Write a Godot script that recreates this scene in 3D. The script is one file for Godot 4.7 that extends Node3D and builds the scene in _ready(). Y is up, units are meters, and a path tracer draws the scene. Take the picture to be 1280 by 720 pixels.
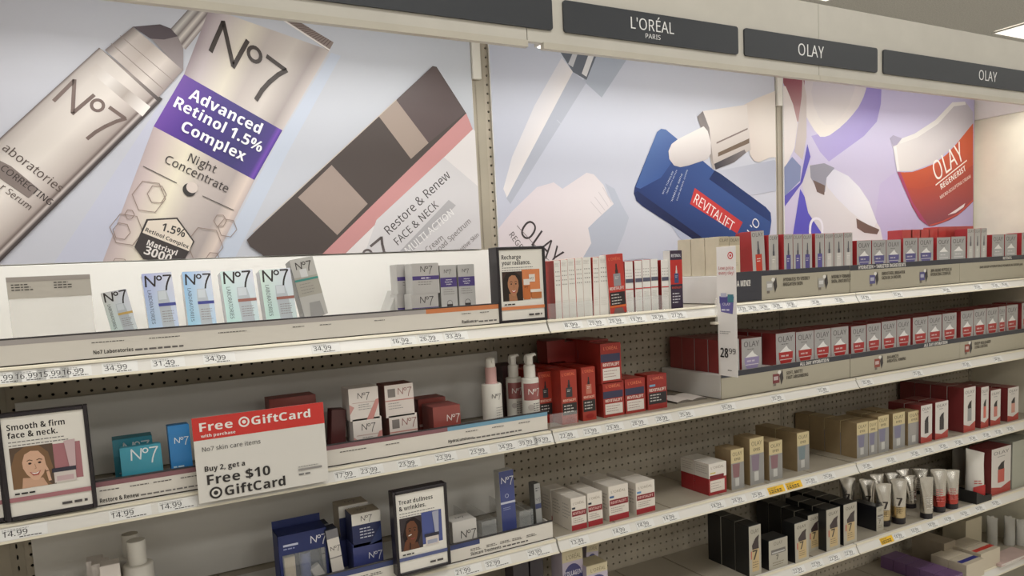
extends Node3D
# Skincare aisle of a store: a wall of shelves under a lit canopy, with posters, cartons, signs and price tags.
# x runs along the aisle, y is up, z comes out of the shelves towards the shopper. Metres.

# ---- lens: where the photographer stood; used for the camera and to turn photo pixels into places on known planes
const EYE := Vector3(-0.99450, 1.51964, 1.94862)
var AXES := Basis(Vector3(0.87527155, -0.05000161, 0.48104008), Vector3(0.09237168, 0.99361429, -0.0647929), Vector3(-0.47472855, 0.10114586, 0.87430105))
const FOCAL := 925.65
const MID := 433.54
const BAY := 1.2192
const SHELF_Y := [1.389, 1.098, 0.803, 0.513, 0.223]
const CEIL := 3.6

var mats := {}
var used_names := {}


func ray(px: float, py: float) -> Vector3:
	return AXES * Vector3((px - 640.0) / FOCAL, -(py - MID) / FOCAL, -1.0)


func on_z(px: float, py: float, z: float) -> Vector3:
	var d := ray(px, py)
	return EYE + d * ((z - EYE.z) / d.z)


func on_y(px: float, py: float, y: float) -> Vector3:
	var d := ray(px, py)
	return EYE + d * ((y - EYE.y) / d.y)


func x_at(px: float, y: float, z: float) -> float:
	var k := (px - 640.0) / FOCAL
	var q := Vector3(0, y, z) - EYE
	return -(k * AXES.z.dot(q) + AXES.x.dot(q)) / (AXES.x.x + k * AXES.z.x)


func y_at(py: float, x: float, z: float) -> float:
	var k := -(py - MID) / FOCAL
	var q := Vector3(x, 0, z) - EYE
	return -(k * AXES.z.dot(q) + AXES.y.dot(q)) / (AXES.y.y + k * AXES.z.y)


static func K(r: float, g: float, b: float) -> Color:  # a colour given in 0..255 sRGB, as the linear value that vertex colours hold
	return Color(r / 255.0, g / 255.0, b / 255.0).srgb_to_linear()


# ---- flat print: polygons, strokes and lettering on a face, one thin layer of ink over the other
class Art:
	var v := PackedVector3Array()
	var c := PackedColorArray()
	var n := PackedVector3Array()
	var t := Transform3D()
	var m := Transform2D()
	var lay := 0.0
	var step := 0.00009
	var clip := Rect2()
	var tone := 1.0  # how much the ink and paper of this sheet reflect
	static var glyph_cache := {}

	func _init(to := Transform3D()) -> void:
		t = to

	func up() -> void:
		lay += step

	func one(a: Vector2, b: Vector2, d: Vector2, ca: Color, cb: Color, cd: Color) -> void:
		var area := (b - a).cross(d - a)
		if absf(area) < 1e-12:
			return
		var nn := t.basis.z.normalized()
		var pts := [a, b, d] if area < 0.0 else [a, d, b]
		var cc := [ca, cb, cd] if area < 0.0 else [ca, cd, cb]
		for i in 3:
			v.append(t * Vector3(pts[i].x, pts[i].y, lay))
			c.append(Color(cc[i].r * tone, cc[i].g * tone, cc[i].b * tone))
			n.append(nn)

	func tri(a: Vector2, b: Vector2, d: Vector2, ca: Color, cb: Color, cd: Color) -> void:
		a = m * a
		b = m * b
		d = m * d
		if not clip.has_area():
			one(a, b, d, ca, cb, cd)
			return
		if clip.has_point(a) and clip.has_point(b) and clip.has_point(d):
			one(a, b, d, ca, cb, cd)
			return
		var ps := [a, b, d]
		var cs := [ca, cb, cd]
		for side in 4:
			var np := []
			var nc := []
			for i in ps.size():
				var p: Vector2 = ps[i]
				var q: Vector2 = ps[(i + 1) % ps.size()]
				var dp := inside(p, side)
				var dq := inside(q, side)
				if dp >= 0.0:
					np.append(p)
					nc.append(cs[i])
				if dp * dq < 0.0:
					var k := dp / (dp - dq)
					np.append(p.lerp(q, k))
					nc.append(cs[i].lerp(cs[(i + 1) % cs.size()], k))
			ps = np
			cs = nc
			if ps.size() < 3:
				return
		for i in range(1, ps.size() - 1):
			one(ps[0], ps[i], ps[i + 1], cs[0], cs[i], cs[i + 1])

	func inside(p: Vector2, side: int) -> float:
		match side:
			0: return p.x - clip.position.x
			1: return clip.end.x - p.x
			2: return p.y - clip.position.y
		return clip.end.y - p.y

	func quad(a: Vector2, b: Vector2, d: Vector2, e: Vector2, ca: Color, cb: Color, cd: Color, ce: Color) -> void:
		up()
		tri(a, b, d, ca, cb, cd)
		tri(a, d, e, ca, cd, ce)

	func rect(x: float, y: float, w: float, h: float, col: Color) -> void:
		quad(Vector2(x, y), Vector2(x + w, y), Vector2(x + w, y + h), Vector2(x, y + h), col, col, col, col)

	func poly(pts: Array, col: Color) -> void:
		up()
		var p := PackedVector2Array(pts)
		var ix := Geometry2D.triangulate_polygon(p)
		for i in range(0, ix.size(), 3):
			tri(p[ix[i]], p[ix[i + 1]], p[ix[i + 2]], col, col, col)

	func ell(cx: float, cy: float, rx: float, ry: float, col: Color, seg := 20) -> void:
		up()
		for i in seg:
			var a := TAU * i / seg
			var b := TAU * (i + 1) / seg
			tri(Vector2(cx, cy), Vector2(cx + cos(a) * rx, cy + sin(a) * ry), Vector2(cx + cos(b) * rx, cy + sin(b) * ry), col, col, col)

	func ring(cx: float, cy: float, r: float, w: float, col: Color, seg := 20, ry := -1.0) -> void:
		up()
		var k := 1.0 if ry < 0.0 else ry / r
		for i in seg:
			var a := Vector2.from_angle(TAU * i / seg) * Vector2(1, k)
			var b := Vector2.from_angle(TAU * (i + 1) / seg) * Vector2(1, k)
			var o := Vector2(cx, cy)
			tri(o + a * (r - w), o + a * r, o + b * r, col, col, col)
			tri(o + a * (r - w), o + b * r, o + b * (r - w), col, col, col)

	func line(pts: Array, w: float, col: Color) -> void:
		up()
		for i in pts.size() - 1:
			var a: Vector2 = pts[i]
			var b: Vector2 = pts[i + 1]
			var d := (b - a).normalized() * w * 0.5
			var s := Vector2(-d.y, d.x)
			if i > 0:
				a -= d * 0.6
			tri(a - s, b - s, b + s, col, col, col)
			tri(a - s, b + s, a + s, col, col, col)

	func band(a0: Vector2, a1: Vector2, b0: Vector2, b1: Vector2, stops: Array) -> void:  # colour changes from the 0 side to the 1 side
		up()
		for i in stops.size() - 1:
			var k: float = stops[i][0]
			var l: float = stops[i + 1][0]
			var p := a0.lerp(a1, k)
			var q := a0.lerp(a1, l)
			var r := b0.lerp(b1, l)
			var s := b0.lerp(b1, k)
			tri(p, q, r, stops[i][1], stops[i + 1][1], stops[i + 1][1])
			tri(p, r, s, stops[i][1], stops[i + 1][1], stops[i][1])

	static func glyphs(what: String, bold: bool) -> Array:  # [triangles with capitals one unit high on the line y = 0, width]
		var key := what + ("#" if bold else "")
		if not glyph_cache.has(key):
			var font := SystemFont.new()
			font.font_names = PackedStringArray(["Droid Sans"])
			font.font_weight = 700 if bold else 400
			var base := [0.0, 1.0]
			var out := PackedVector2Array()
			var wide := 0.0
			for pass_no in 2:
				var tm := TextMesh.new()
				tm.font = font
				tm.font_size = 40
				tm.pixel_size = 0.025
				tm.depth = 0.0
				tm.curve_step = 4.0
				tm.text = "H" if pass_no == 0 else what
				var a := tm.get_mesh_arrays()
				var vs: PackedVector3Array = a[Mesh.ARRAY_VERTEX]
				var ix: PackedInt32Array = a[Mesh.ARRAY_INDEX] if a[Mesh.ARRAY_INDEX] != null else PackedInt32Array(range(vs.size()))
				var lo := Vector2(1e9, 1e9)
				var hi := -lo
				for p in vs:
					lo = lo.min(Vector2(p.x, p.y))
					hi = hi.max(Vector2(p.x, p.y))
				if pass_no == 0:
					base = [lo.y, hi.y - lo.y]
				else:
					for i in ix:
						out.append(Vector2((vs[i].x - lo.x) / base[1], (vs[i].y - base[0]) / base[1]))
					wide = (hi.x - lo.x) / base[1]
			glyph_cache[key] = [out, wide]
		return glyph_cache[key]

	func text(what: String, x: float, y: float, h: float, col: Color, bold := false, align := 0, wide := 0.0) -> void:  # align 0 left, 1 centre, 2 right; wide fixes the width
		up()
		var g: Array = Art.glyphs(what, bold)
		var sx: float = h if wide <= 0.0 else wide / g[1]
		var x0: float = x - [0.0, 0.5, 1.0][align] * g[1] * sx
		var p: PackedVector2Array = g[0]
		for i in range(0, p.size(), 3):
			tri(Vector2(x0 + p[i].x * sx, y + p[i].y * h), Vector2(x0 + p[i + 1].x * sx, y + p[i + 1].y * h), Vector2(x0 + p[i + 2].x * sx, y + p[i + 2].y * h), col, col, col)

	func along(what: String, p0: Vector2, p1: Vector2, col: Color, bold := false, tall := 1.0) -> void:  # lettering whose line runs from p0 to p1
		var keep := m
		var d := p1 - p0
		m = keep * Transform2D(d.angle(), p0)
		var g: Array = Art.glyphs(what, bold)
		text(what, 0, 0, d.length() / g[1] * tall, col, bold, 0, d.length())
		m = keep

	func seven(x: float, y: float, h: float, col: Color, w := 0.12) -> void:  # the N-ring-7 logo; capitals h high, 2.2 h wide
		var keep := m
		m = keep * Transform2D(Vector2(h, 0), Vector2(0, h), Vector2(x, y))
		line([Vector2(0, 0), Vector2(0.06, 1), Vector2(0.72, 0.04), Vector2(0.86, 1)], w, col)
		ring(1.17, 0.76, 0.25, w * 0.85, col, 18)
		line([Vector2(1.5, 0.95), Vector2(2.18, 0.95), Vector2(2.0, 0.68), Vector2(1.82, 0.3), Vector2(1.7, -0.05), Vector2(1.63, -0.42)], w, col)
		m = keep

	func fine(x: float, y: float, w: float, rows: int, dy: float, h: float, col: Color) -> void:  # lines of print too small to read
		up()
		for r in rows:
			var cur := 0.0
			var k := 0
			var end := w * (0.72 + 0.28 * absf(sin(r * 2.3 + w * 90.0)))
			while cur < end:
				var l := h * (1.6 + 2.2 * absf(sin(k * 1.7 + r * 3.1 + x * 50.0)))
				l = minf(l, end - cur)
				var a := Vector2(x + cur, y - r * dy)
				tri(a, a + Vector2(l, 0), a + Vector2(l, h), col, col, col)
				tri(a, a + Vector2(l, h), a + Vector2(0, h), col, col, col)
				cur += l + h * 0.8
				k += 1

	func done() -> ArrayMesh:
		var a := []
		a.resize(Mesh.ARRAY_MAX)
		a[Mesh.ARRAY_VERTEX] = v
		a[Mesh.ARRAY_NORMAL] = n
		a[Mesh.ARRAY_COLOR] = c
		var me := ArrayMesh.new()
		if v.size():
			me.add_surface_from_arrays(Mesh.PRIMITIVE_TRIANGLES, a)
		return me


# ---- solid shapes with a colour at every corner
class Sol:
	var v := PackedVector3Array()
	var c := PackedColorArray()
	var n := PackedVector3Array()

	func tri(a: Vector3, b: Vector3, d: Vector3, out: Vector3, col: Color) -> void:  # out: roughly outwards
		var nn := (b - a).cross(d - a)
		if nn.length() < 1e-12:
			return
		nn = nn.normalized()
		var pts := [a, d, b]
		if nn.dot(out) < 0.0:
			nn = -nn
			pts = [a, b, d]
		for p in pts:
			v.append(p)
			n.append(nn)
			c.append(col)

	func quad(a: Vector3, b: Vector3, d: Vector3, e: Vector3, out: Vector3, col: Color) -> void:
		tri(a, b, d, out, col)
		tri(a, d, e, out, col)

	func box(lo: Vector3, hi: Vector3, bev: float, cols: Variant) -> void:  # cols: one colour or [sides x, top and bottom, front and back]
		var cc: Array = cols if cols is Array else [cols, cols, cols]
		var mid := (lo + hi) * 0.5
		var hf := (hi - lo) * 0.5
		bev = minf(bev, minf(hf.x, minf(hf.y, hf.z)) * 0.8)
		for ax in 3:
			var u := (ax + 1) % 3
			var w := (ax + 2) % 3
			for s in [-1.0, 1.0]:
				var o := Vector3.ZERO
				o[ax] = s
				var ps := []
				for q in [[-1, -1], [1, -1], [1, 1], [-1, 1]]:
					var p := mid
					p[ax] += s * hf[ax]
					p[u] += q[0] * (hf[u] - bev)
					p[w] += q[1] * (hf[w] - bev)
					ps.append(p)
				quad(ps[0], ps[1], ps[2], ps[3], o, cc[ax])
				if bev > 0.0:
					for s2 in [-1.0, 1.0]:  # the edge between face ax and face u, running along w
						var e := []
						for q in [-1.0, 1.0]:
							var p := mid
							p[ax] += s * hf[ax]
							p[u] += s2 * (hf[u] - bev)
							p[w] += q * (hf[w] - bev)
							e.append(p)
						for q in [1.0, -1.0]:
							var p := mid
							p[ax] += s * (hf[ax] - bev)
							p[u] += s2 * hf[u]
							p[w] += q * (hf[w] - bev)
							e.append(p)
						o = Vector3.ZERO
						o[ax] = s
						o[u] = s2
						quad(e[0], e[1], e[2], e[3], o, cc[ax])
		if bev > 0.0:
			for sx in [-1.0, 1.0]:
				for sy in [-1.0, 1.0]:
					for sz in [-1.0, 1.0]:
						var s := Vector3(sx, sy, sz)
						var k := mid + s * hf
						tri(k - Vector3(0, sy, sz) * bev, k - Vector3(sx, 0, sz) * bev, k - Vector3(sx, sy, 0) * bev, s, cc[1])

	func smooth(a: Vector3, b: Vector3, d: Vector3, na: Vector3, nb: Vector3, nd: Vector3, col: Color) -> void:
		var f := (b - a).cross(d - a)
		if f.length() < 1e-13:
			return
		var flip := f.dot(na + nb + nd) > 0.0
		for p in ([[a, na], [d, nd], [b, nb]] if flip else [[a, na], [b, nb], [d, nd]]):
			v.append(p[0])
			n.append(p[1])
			c.append(col)

	func loft(rings: Array, cols: Array, cap0 := true, cap1 := true) -> void:  # rings of equally many points, cols one for each span
		var k: int = rings[0].size()
		var nor := []
		for i in rings.size():
			var row := []
			for j in k:
				var across: Vector3 = rings[i][(j + 1) % k] - rings[i][(j + k - 1) % k]
				var up: Vector3 = rings[mini(i + 1, rings.size() - 1)][j] - rings[maxi(i - 1, 0)][j]
				var nn := across.cross(up)
				row.append(nn.normalized() if nn.length() > 1e-12 else Vector3.UP)
			nor.append(row)
		var mid := Vector3.ZERO
		for p in rings[0]:
			mid += p / k
		var turn := 1.0
		for i in rings.size():
			var test: float = nor[i][0].dot(rings[i][0] - Vector3(mid.x, rings[i][0].y, mid.z))
			if absf(test) > 1e-9:
				turn = signf(test)
				break
		for i in rings.size() - 1:
			for j in k:
				var l := (j + 1) % k
				smooth(rings[i][j], rings[i][l], rings[i + 1][l], nor[i][j] * turn, nor[i][l] * turn, nor[i + 1][l] * turn, cols[i])
				smooth(rings[i][j], rings[i + 1][l], rings[i + 1][j], nor[i][j] * turn, nor[i + 1][l] * turn, nor[i + 1][j] * turn, cols[i])
		for e in [0, 1]:
			if not [cap0, cap1][e]:
				continue
			var r: Array = rings[0] if e == 0 else rings[-1]
			var m2 := Vector3.ZERO
			for p in r:
				m2 += p / k
			for j in k:
				tri(m2, r[j], r[(j + 1) % k], Vector3.DOWN if e == 0 else Vector3.UP, cols[0] if e == 0 else cols[-1])

	func lathe(at: Vector3, prof: Array, col: Variant, seg := 20) -> void:  # prof: [radius, height] from the bottom up; a repeated point makes a sharp edge
		var i := 0
		while i < prof.size() - 1:
			var j := i + 1
			while j < prof.size() - 1 and not (is_equal_approx(prof[j][0], prof[j + 1][0]) and is_equal_approx(prof[j][1], prof[j + 1][1])):
				j += 1
			var rings := []
			var cols := []
			for q in range(i, j + 1):
				var r := []
				for s in seg:
					r.append(at + Vector3(cos(TAU * s / seg) * prof[q][0], prof[q][1], sin(TAU * s / seg) * prof[q][0]))
				rings.append(r)
				cols.append(col)
			loft(rings, cols, i == 0, j >= prof.size() - 1)
			i = j + 1

	func plate(pts: Array, z0: float, z1: float, col: Color) -> void:  # an outline in x and y with thickness in z
		var p := PackedVector2Array(pts)
		var ix := Geometry2D.triangulate_polygon(p)
		for i in range(0, ix.size(), 3):
			var q := [p[ix[i]], p[ix[i + 1]], p[ix[i + 2]]]
			tri(Vector3(q[0].x, q[0].y, z1), Vector3(q[1].x, q[1].y, z1), Vector3(q[2].x, q[2].y, z1), Vector3.BACK, col)
			tri(Vector3(q[0].x, q[0].y, z0), Vector3(q[1].x, q[1].y, z0), Vector3(q[2].x, q[2].y, z0), Vector3.FORWARD, col)
		var mid := Vector2.ZERO
		for q in p:
			mid += q / p.size()
		for i in p.size():
			var a := p[i]
			var b := p[(i + 1) % p.size()]
			var o := Vector2(b.y - a.y, a.x - b.x)
			if Geometry2D.is_polygon_clockwise(p):
				o = -o
			quad(Vector3(a.x, a.y, z0), Vector3(b.x, b.y, z0), Vector3(b.x, b.y, z1), Vector3(a.x, a.y, z1), Vector3(o.x, o.y, 0), col)

	func strip_x(prof: Array, x0: float, x1: float, col: Color) -> void:  # an outline in z and y drawn out along x
		var p := PackedVector2Array(prof)
		var ix := Geometry2D.triangulate_polygon(p)
		for i in range(0, ix.size(), 3):
			var q := [p[ix[i]], p[ix[i + 1]], p[ix[i + 2]]]
			for e in [[x0, Vector3.LEFT], [x1, Vector3.RIGHT]]:
				tri(Vector3(e[0], q[0].y, q[0].x), Vector3(e[0], q[1].y, q[1].x), Vector3(e[0], q[2].y, q[2].x), e[1], col)
		for i in p.size():
			var a := p[i]
			var b := p[(i + 1) % p.size()]
			var o := Vector2(b.y - a.y, a.x - b.x)
			if Geometry2D.is_polygon_clockwise(p):
				o = -o
			quad(Vector3(x0, a.y, a.x), Vector3(x0, b.y, b.x), Vector3(x1, b.y, b.x), Vector3(x1, a.y, a.x), Vector3(0, o.y, o.x), col)

	func done() -> ArrayMesh:
		var a := []
		a.resize(Mesh.ARRAY_MAX)
		a[Mesh.ARRAY_VERTEX] = v
		a[Mesh.ARRAY_NORMAL] = n
		a[Mesh.ARRAY_COLOR] = c
		var me := ArrayMesh.new()
		me.add_surface_from_arrays(Mesh.PRIMITIVE_TRIANGLES, a)
		return me


# ---- nodes
func numbered(called: String) -> String:
	var k: int = used_names.get(called, 0)
	used_names[called] = k + 1
	return called if k == 0 else "%s_%03d" % [called, k]


func thing(called: String, label: String, category: String, at := Vector3.ZERO, group := "") -> Node3D:
	var o := Node3D.new()
	o.name = numbered(called)
	o.position = at
	o.set_meta("label", label)
	o.set_meta("category", category)
	if group:
		o.set_meta("group", group)
	add_child(o)
	return o


func structure(called: String) -> Node3D:
	var o := Node3D.new()
	o.name = called
	o.set_meta("kind", "structure")
	add_child(o)
	return o


func part(parent: Node, called: String, mesh: Mesh, mat: Material) -> MeshInstance3D:
	var o := MeshInstance3D.new()
	o.name = called
	o.mesh = mesh
	o.material_override = mat
	parent.add_child(o, true)
	return o


func noise_texture(freq: float, lo: float, hi: float, octaves := 4, seed_no := 1) -> NoiseTexture2D:
	var f := FastNoiseLite.new()
	f.seed = seed_no
	f.frequency = freq
	f.fractal_octaves = octaves
	var g := Gradient.new()
	g.set_color(0, Color(lo, lo, lo))
	g.set_color(1, Color(hi, hi, hi))
	var t := NoiseTexture2D.new()
	t.width = 256
	t.height = 256
	t.seamless = true
	t.noise = f
	t.color_ramp = g
	return t


func make_material(rough: float, metal := 0.0, tex: Texture2D = null, scale := 1.0, spec := 0.5) -> StandardMaterial3D:
	var m := StandardMaterial3D.new()
	m.vertex_color_use_as_albedo = true
	m.roughness = rough
	m.metallic = metal
	m.metallic_specular = spec
	if tex:
		m.albedo_texture = tex
		m.uv1_triplanar = true
		m.uv1_world_triplanar = true
		m.uv1_scale = Vector3.ONE * scale
	return m


func clear_plastic(alpha: float, tint := Color(1, 1, 1)) -> StandardMaterial3D:
	var m := StandardMaterial3D.new()
	m.transparency = BaseMaterial3D.TRANSPARENCY_ALPHA
	m.albedo_color = Color(tint.r, tint.g, tint.b, alpha)
	m.roughness = 0.08
	return m


func glow(col: Color, energy: float) -> StandardMaterial3D:
	var m := StandardMaterial3D.new()
	m.albedo_color = Color(0.95, 0.95, 0.93)
	m.emission_enabled = true
	m.emission = col
	m.emission_energy_multiplier = energy
	return m


func face(kind: String, w: float, h: float, d: float) -> Transform3D:  # the plane of a box face, its origin at the face's lower left corner; the box stands centred on its front edge
	match kind:
		"left": return Transform3D(Basis(Vector3(0, 0, 1), Vector3.UP, Vector3.LEFT), Vector3(-w / 2 - 0.0001, 0, -d))
		"top": return Transform3D(Basis(Vector3.RIGHT, Vector3(0, 0, -1), Vector3.UP), Vector3(-w / 2, h + 0.0001, 0))
	return Transform3D(Basis(), Vector3(-w / 2, 0, 0.0001))


func make_materials() -> void:
	mats.paper = make_material(0.62)
	mats.board = make_material(0.5, 0.0, noise_texture(0.02, 0.94, 1.0, 4, 3), 3.0)
	mats.gloss = make_material(0.28)
	mats.film = make_material(0.42, 0.0, null, 1.0, 0.4)
	mats.plastic = make_material(0.35)
	mats.foil = make_material(0.26, 0.4)
	mats.tube = make_material(0.22, 0.88)
	mats.chrome = make_material(0.22, 0.9)
	mats.steel = make_material(0.45, 0.0, noise_texture(0.012, 0.965, 1.0, 5, 5), 2.0)
	mats.peg = make_material(0.6, 0.0, noise_texture(0.01, 0.9, 1.0, 5, 6), 1.2)
	mats.wall = make_material(0.85, 0.0, noise_texture(0.01, 0.94, 1.0, 4, 8), 0.5)
	mats.floor = make_material(0.25, 0.0, noise_texture(0.02, 0.86, 1.0, 5, 9), 0.6)
	mats.tile = make_material(0.95, 0.0, noise_texture(0.12, 0.86, 1.0, 3, 10), 2.0)
	mats.rail = make_material(0.32)
	mats.dark = make_material(0.55)
	mats.clear = clear_plastic(0.10, Color(0.93, 0.95, 0.96))
	mats.frost = clear_plastic(0.30, Color(0.95, 0.94, 0.92))


func set_camera_and_light() -> void:
	var cam := Camera3D.new()
	cam.name = "camera"
	cam.transform = Transform3D(AXES, EYE)
	cam.near = 0.05
	cam.far = 60.0
	cam.projection = Camera3D.PROJECTION_FRUSTUM
	cam.size = 720.0 / FOCAL * cam.near
	cam.frustum_offset = Vector2(0, (MID - 360.0) / FOCAL * cam.near)
	cam.current = true
	add_child(cam)
	var env := Environment.new()
	env.background_mode = Environment.BG_COLOR
	env.background_color = Color(0.02, 0.02, 0.02)
	env.tonemap_mode = Environment.TONE_MAPPER_LINEAR
	env.tonemap_exposure = 1.0
	env.sdfgi_enabled = true
	env.ssao_enabled = true
	env.ssil_enabled = true
	var we := WorldEnvironment.new()
	we.name = "surroundings"
	we.environment = env
	add_child(we)
	# fluorescent troffers in the store ceiling, every 3.63 m along the aisles
	for z in [-2.0, 1.9, 5.0, 8.0, 11.0]:  # the farthest rows are unseen, added to throw light in under the shelves
		for i in range(-1, 3):
			troffer(Vector3(0.17 + 3.63 * i, CEIL, z))
	# strip lights under the canopy, one for each bay
	for i in range(-2, 2):
		canopy_light(BAY * i + 0.05, BAY * (i + 1) - 0.05)


func area(parent: Node, at: Vector3, turn: Vector3, size: Vector2, col: Color, energy: float) -> void:
	var l := AreaLight3D.new()
	l.name = "light"
	l.position = at
	l.rotation_degrees = turn
	l.area_size = size
	l.light_color = col
	l.light_energy = energy
	l.shadow_enabled = true
	l.area_range = 30.0
	l.area_attenuation = 2.0
	parent.add_child(l, true)


func troffer(at: Vector3) -> void:
	var t := thing("ceiling_light", "white recessed fluorescent panel light in the store ceiling", "light", at, "ceiling panel lights")
	var s := Sol.new()
	for e in [[Vector3(-0.62, -0.012, -0.32), Vector3(0.62, 0.0, -0.30)], [Vector3(-0.62, -0.012, 0.30), Vector3(0.62, 0.0, 0.32)], [Vector3(-0.62, -0.012, -0.30), Vector3(-0.60, 0.0, 0.30)], [Vector3(0.60, -0.012, -0.30), Vector3(0.62, 0.0, 0.30)]]:
		s.box(e[0], e[1], 0.002, K(225, 224, 220))
	part(t, "frame", s.done(), mats.steel)
	var d := Sol.new()
	d.box(Vector3(-0.60, -0.008, -0.30), Vector3(0.60, -0.002, 0.30), 0.001, Color.WHITE)
	part(t, "diffuser", d.done(), glow(Color(1.0, 0.97, 0.92), 1.4))
	area(t, Vector3(0, -0.02, 0), Vector3(-90, 0, 0), Vector2(1.16, 0.56), Color(1.0, 0.998, 0.985), 2.4)


func canopy_light(x0: float, x1: float) -> void:
	var mid := (x0 + x1) / 2
	var y := 2.102
	var t := thing("canopy_light", "slim white fluorescent strip light under the shelf canopy", "light", Vector3(mid, y, 0.262), "canopy strip lights")
	var w := (x1 - x0) / 2
	var s := Sol.new()
	s.box(Vector3(-w, 0.004, -0.024), Vector3(w, 0.05, 0.0225), 0.004, K(228, 226, 220))
	for e in [-w - 0.006, w]:
		s.box(Vector3(e, -0.006, -0.024), Vector3(e + 0.006, 0.05, 0.0225), 0.002, K(228, 226, 220))
	part(t, "housing", s.done(), mats.steel)
	var d := Sol.new()
	d.box(Vector3(-w, -0.008, -0.02), Vector3(w, 0.004, 0.02), 0.002, Color.WHITE)
	part(t, "diffuser", d.done(), glow(Color(1.0, 0.98, 0.95), 1.6))
	area(t, Vector3(0, -0.012, 0), Vector3(-90, 0, 0), Vector2(w * 2 - 0.02, 0.038), Color(1.0, 1.0, 0.99), 0.28)
	area(t, Vector3(0, -0.002, -0.023), Vector3(0, 0, 0), Vector2(w * 2 - 0.02, 0.012), Color(1.0, 1.0, 0.99), 0.05)


func slab(s: Sol, lo: Vector3, hi: Vector3, col: Color) -> void:
	s.box(lo, hi, 0.0, col)


func build_room() -> void:
	var s := Sol.new()
	var lo := Vector3(-6.5, 0, -5.0)
	var hi := Vector3(10.5, CEIL, 13.0)
	var f := structure("floor")
	# store floor of large vinyl tiles, each with its own edge
	slab(s, Vector3(lo.x, -0.12, lo.z), Vector3(hi.x, -0.012, hi.z), K(120, 116, 110))
	part(f, "slab", s.done(), mats.wall)
	s = Sol.new()
	s.box(Vector3(0, -0.012, 0), Vector3(1.212, 0, 1.212), 0.002, K(232, 227, 218))
	var tile_mesh := s.done()
	for ix in range(-4, 5):
		for iz in range(0, 4):
			var o := part(f, "floor_tile", tile_mesh, mats.floor)
			o.position = Vector3(ix * BAY, 0, 0.4 + iz * BAY)
	s = Sol.new()
	slab(s, Vector3(lo.x, -0.012, 0.4 + 4 * BAY), Vector3(hi.x, -0.001, hi.z), K(232, 227, 218))
	slab(s, Vector3(lo.x, -0.012, lo.z), Vector3(hi.x, -0.001, -0.6), K(232, 227, 218))
	slab(s, Vector3(5 * BAY, -0.012, -0.6), Vector3(hi.x, -0.001, 0.4 + 4 * BAY), K(232, 227, 218))
	slab(s, Vector3(lo.x, -0.012, -0.6), Vector3(-4 * BAY, -0.001, 0.4 + 4 * BAY), K(232, 227, 218))
	part(f, "far_floor", s.done(), mats.floor)
	var c := structure("ceiling")
	s = Sol.new()
	slab(s, Vector3(lo.x, CEIL + 0.01, lo.z), Vector3(hi.x, CEIL + 0.15, hi.z), K(232, 230, 224))
	part(c, "slab", s.done(), mats.tile)
	for spec in [["wall_back", Vector3(lo.x - 0.15, 0, lo.z - 0.15), Vector3(hi.x + 0.15, CEIL + 0.15, lo.z)], ["wall_front", Vector3(lo.x - 0.15, 0, hi.z), Vector3(hi.x + 0.15, CEIL + 0.15, hi.z + 0.15)], ["wall_left", Vector3(lo.x - 0.15, 0, lo.z), Vector3(lo.x, CEIL + 0.15, hi.z)], ["wall_right", Vector3(hi.x, 0, lo.z), Vector3(hi.x + 0.15, CEIL + 0.15, hi.z)]]:
		s = Sol.new()
		slab(s, spec[1], spec[2], K(232, 227, 218))
		part(structure(spec[0]), "plaster", s.done(), mats.wall)


func holed(s: Sol, x0: float, y0: float, cols: int, rows: int, pitch: float, pitch_y: float, rx: float, ry: float, z: float, col: Color, keep: Callable) -> void:  # a sheet with a hole in each cell where keep() says so
	for r in rows:
		var run := -1
		for k in cols + 1:
			var open: bool = k < cols and keep.call(k, r)
			var y := y0 + r * pitch_y
			if (open or k == cols) and run >= 0:
				s.quad(Vector3(x0 + run * pitch, y, z), Vector3(x0 + k * pitch, y, z), Vector3(x0 + k * pitch, y + pitch_y, z), Vector3(x0 + run * pitch, y + pitch_y, z), Vector3.BACK, col)
				run = -1
			if open:
				var m := Vector3(x0 + (k + 0.5) * pitch, y + pitch_y / 2, z)
				var outer := []
				var inner := []
				for j in 8:
					var a := TAU * j / 8.0
					var d := Vector2(cos(a), sin(a))
					var q := Vector2(signf(roundf(d.x * 10)) if absf(d.x) > 0.1 else 0.0, signf(roundf(d.y * 10)) if absf(d.y) > 0.1 else 0.0)
					outer.append(m + Vector3(q.x * pitch / 2, q.y * pitch_y / 2, 0))
					inner.append(m + Vector3(d.x * rx, d.y * ry, 0))
				for j in 8:
					var l := (j + 1) % 8
					s.quad(outer[j], outer[l], inner[l], inner[j], Vector3.BACK, col)
					s.quad(inner[j], inner[l], inner[l] + Vector3(0, 0, -0.006), inner[j] + Vector3(0, 0, -0.006), m - inner[j], col)
			elif run < 0 and k < cols:
				run = k


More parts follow.
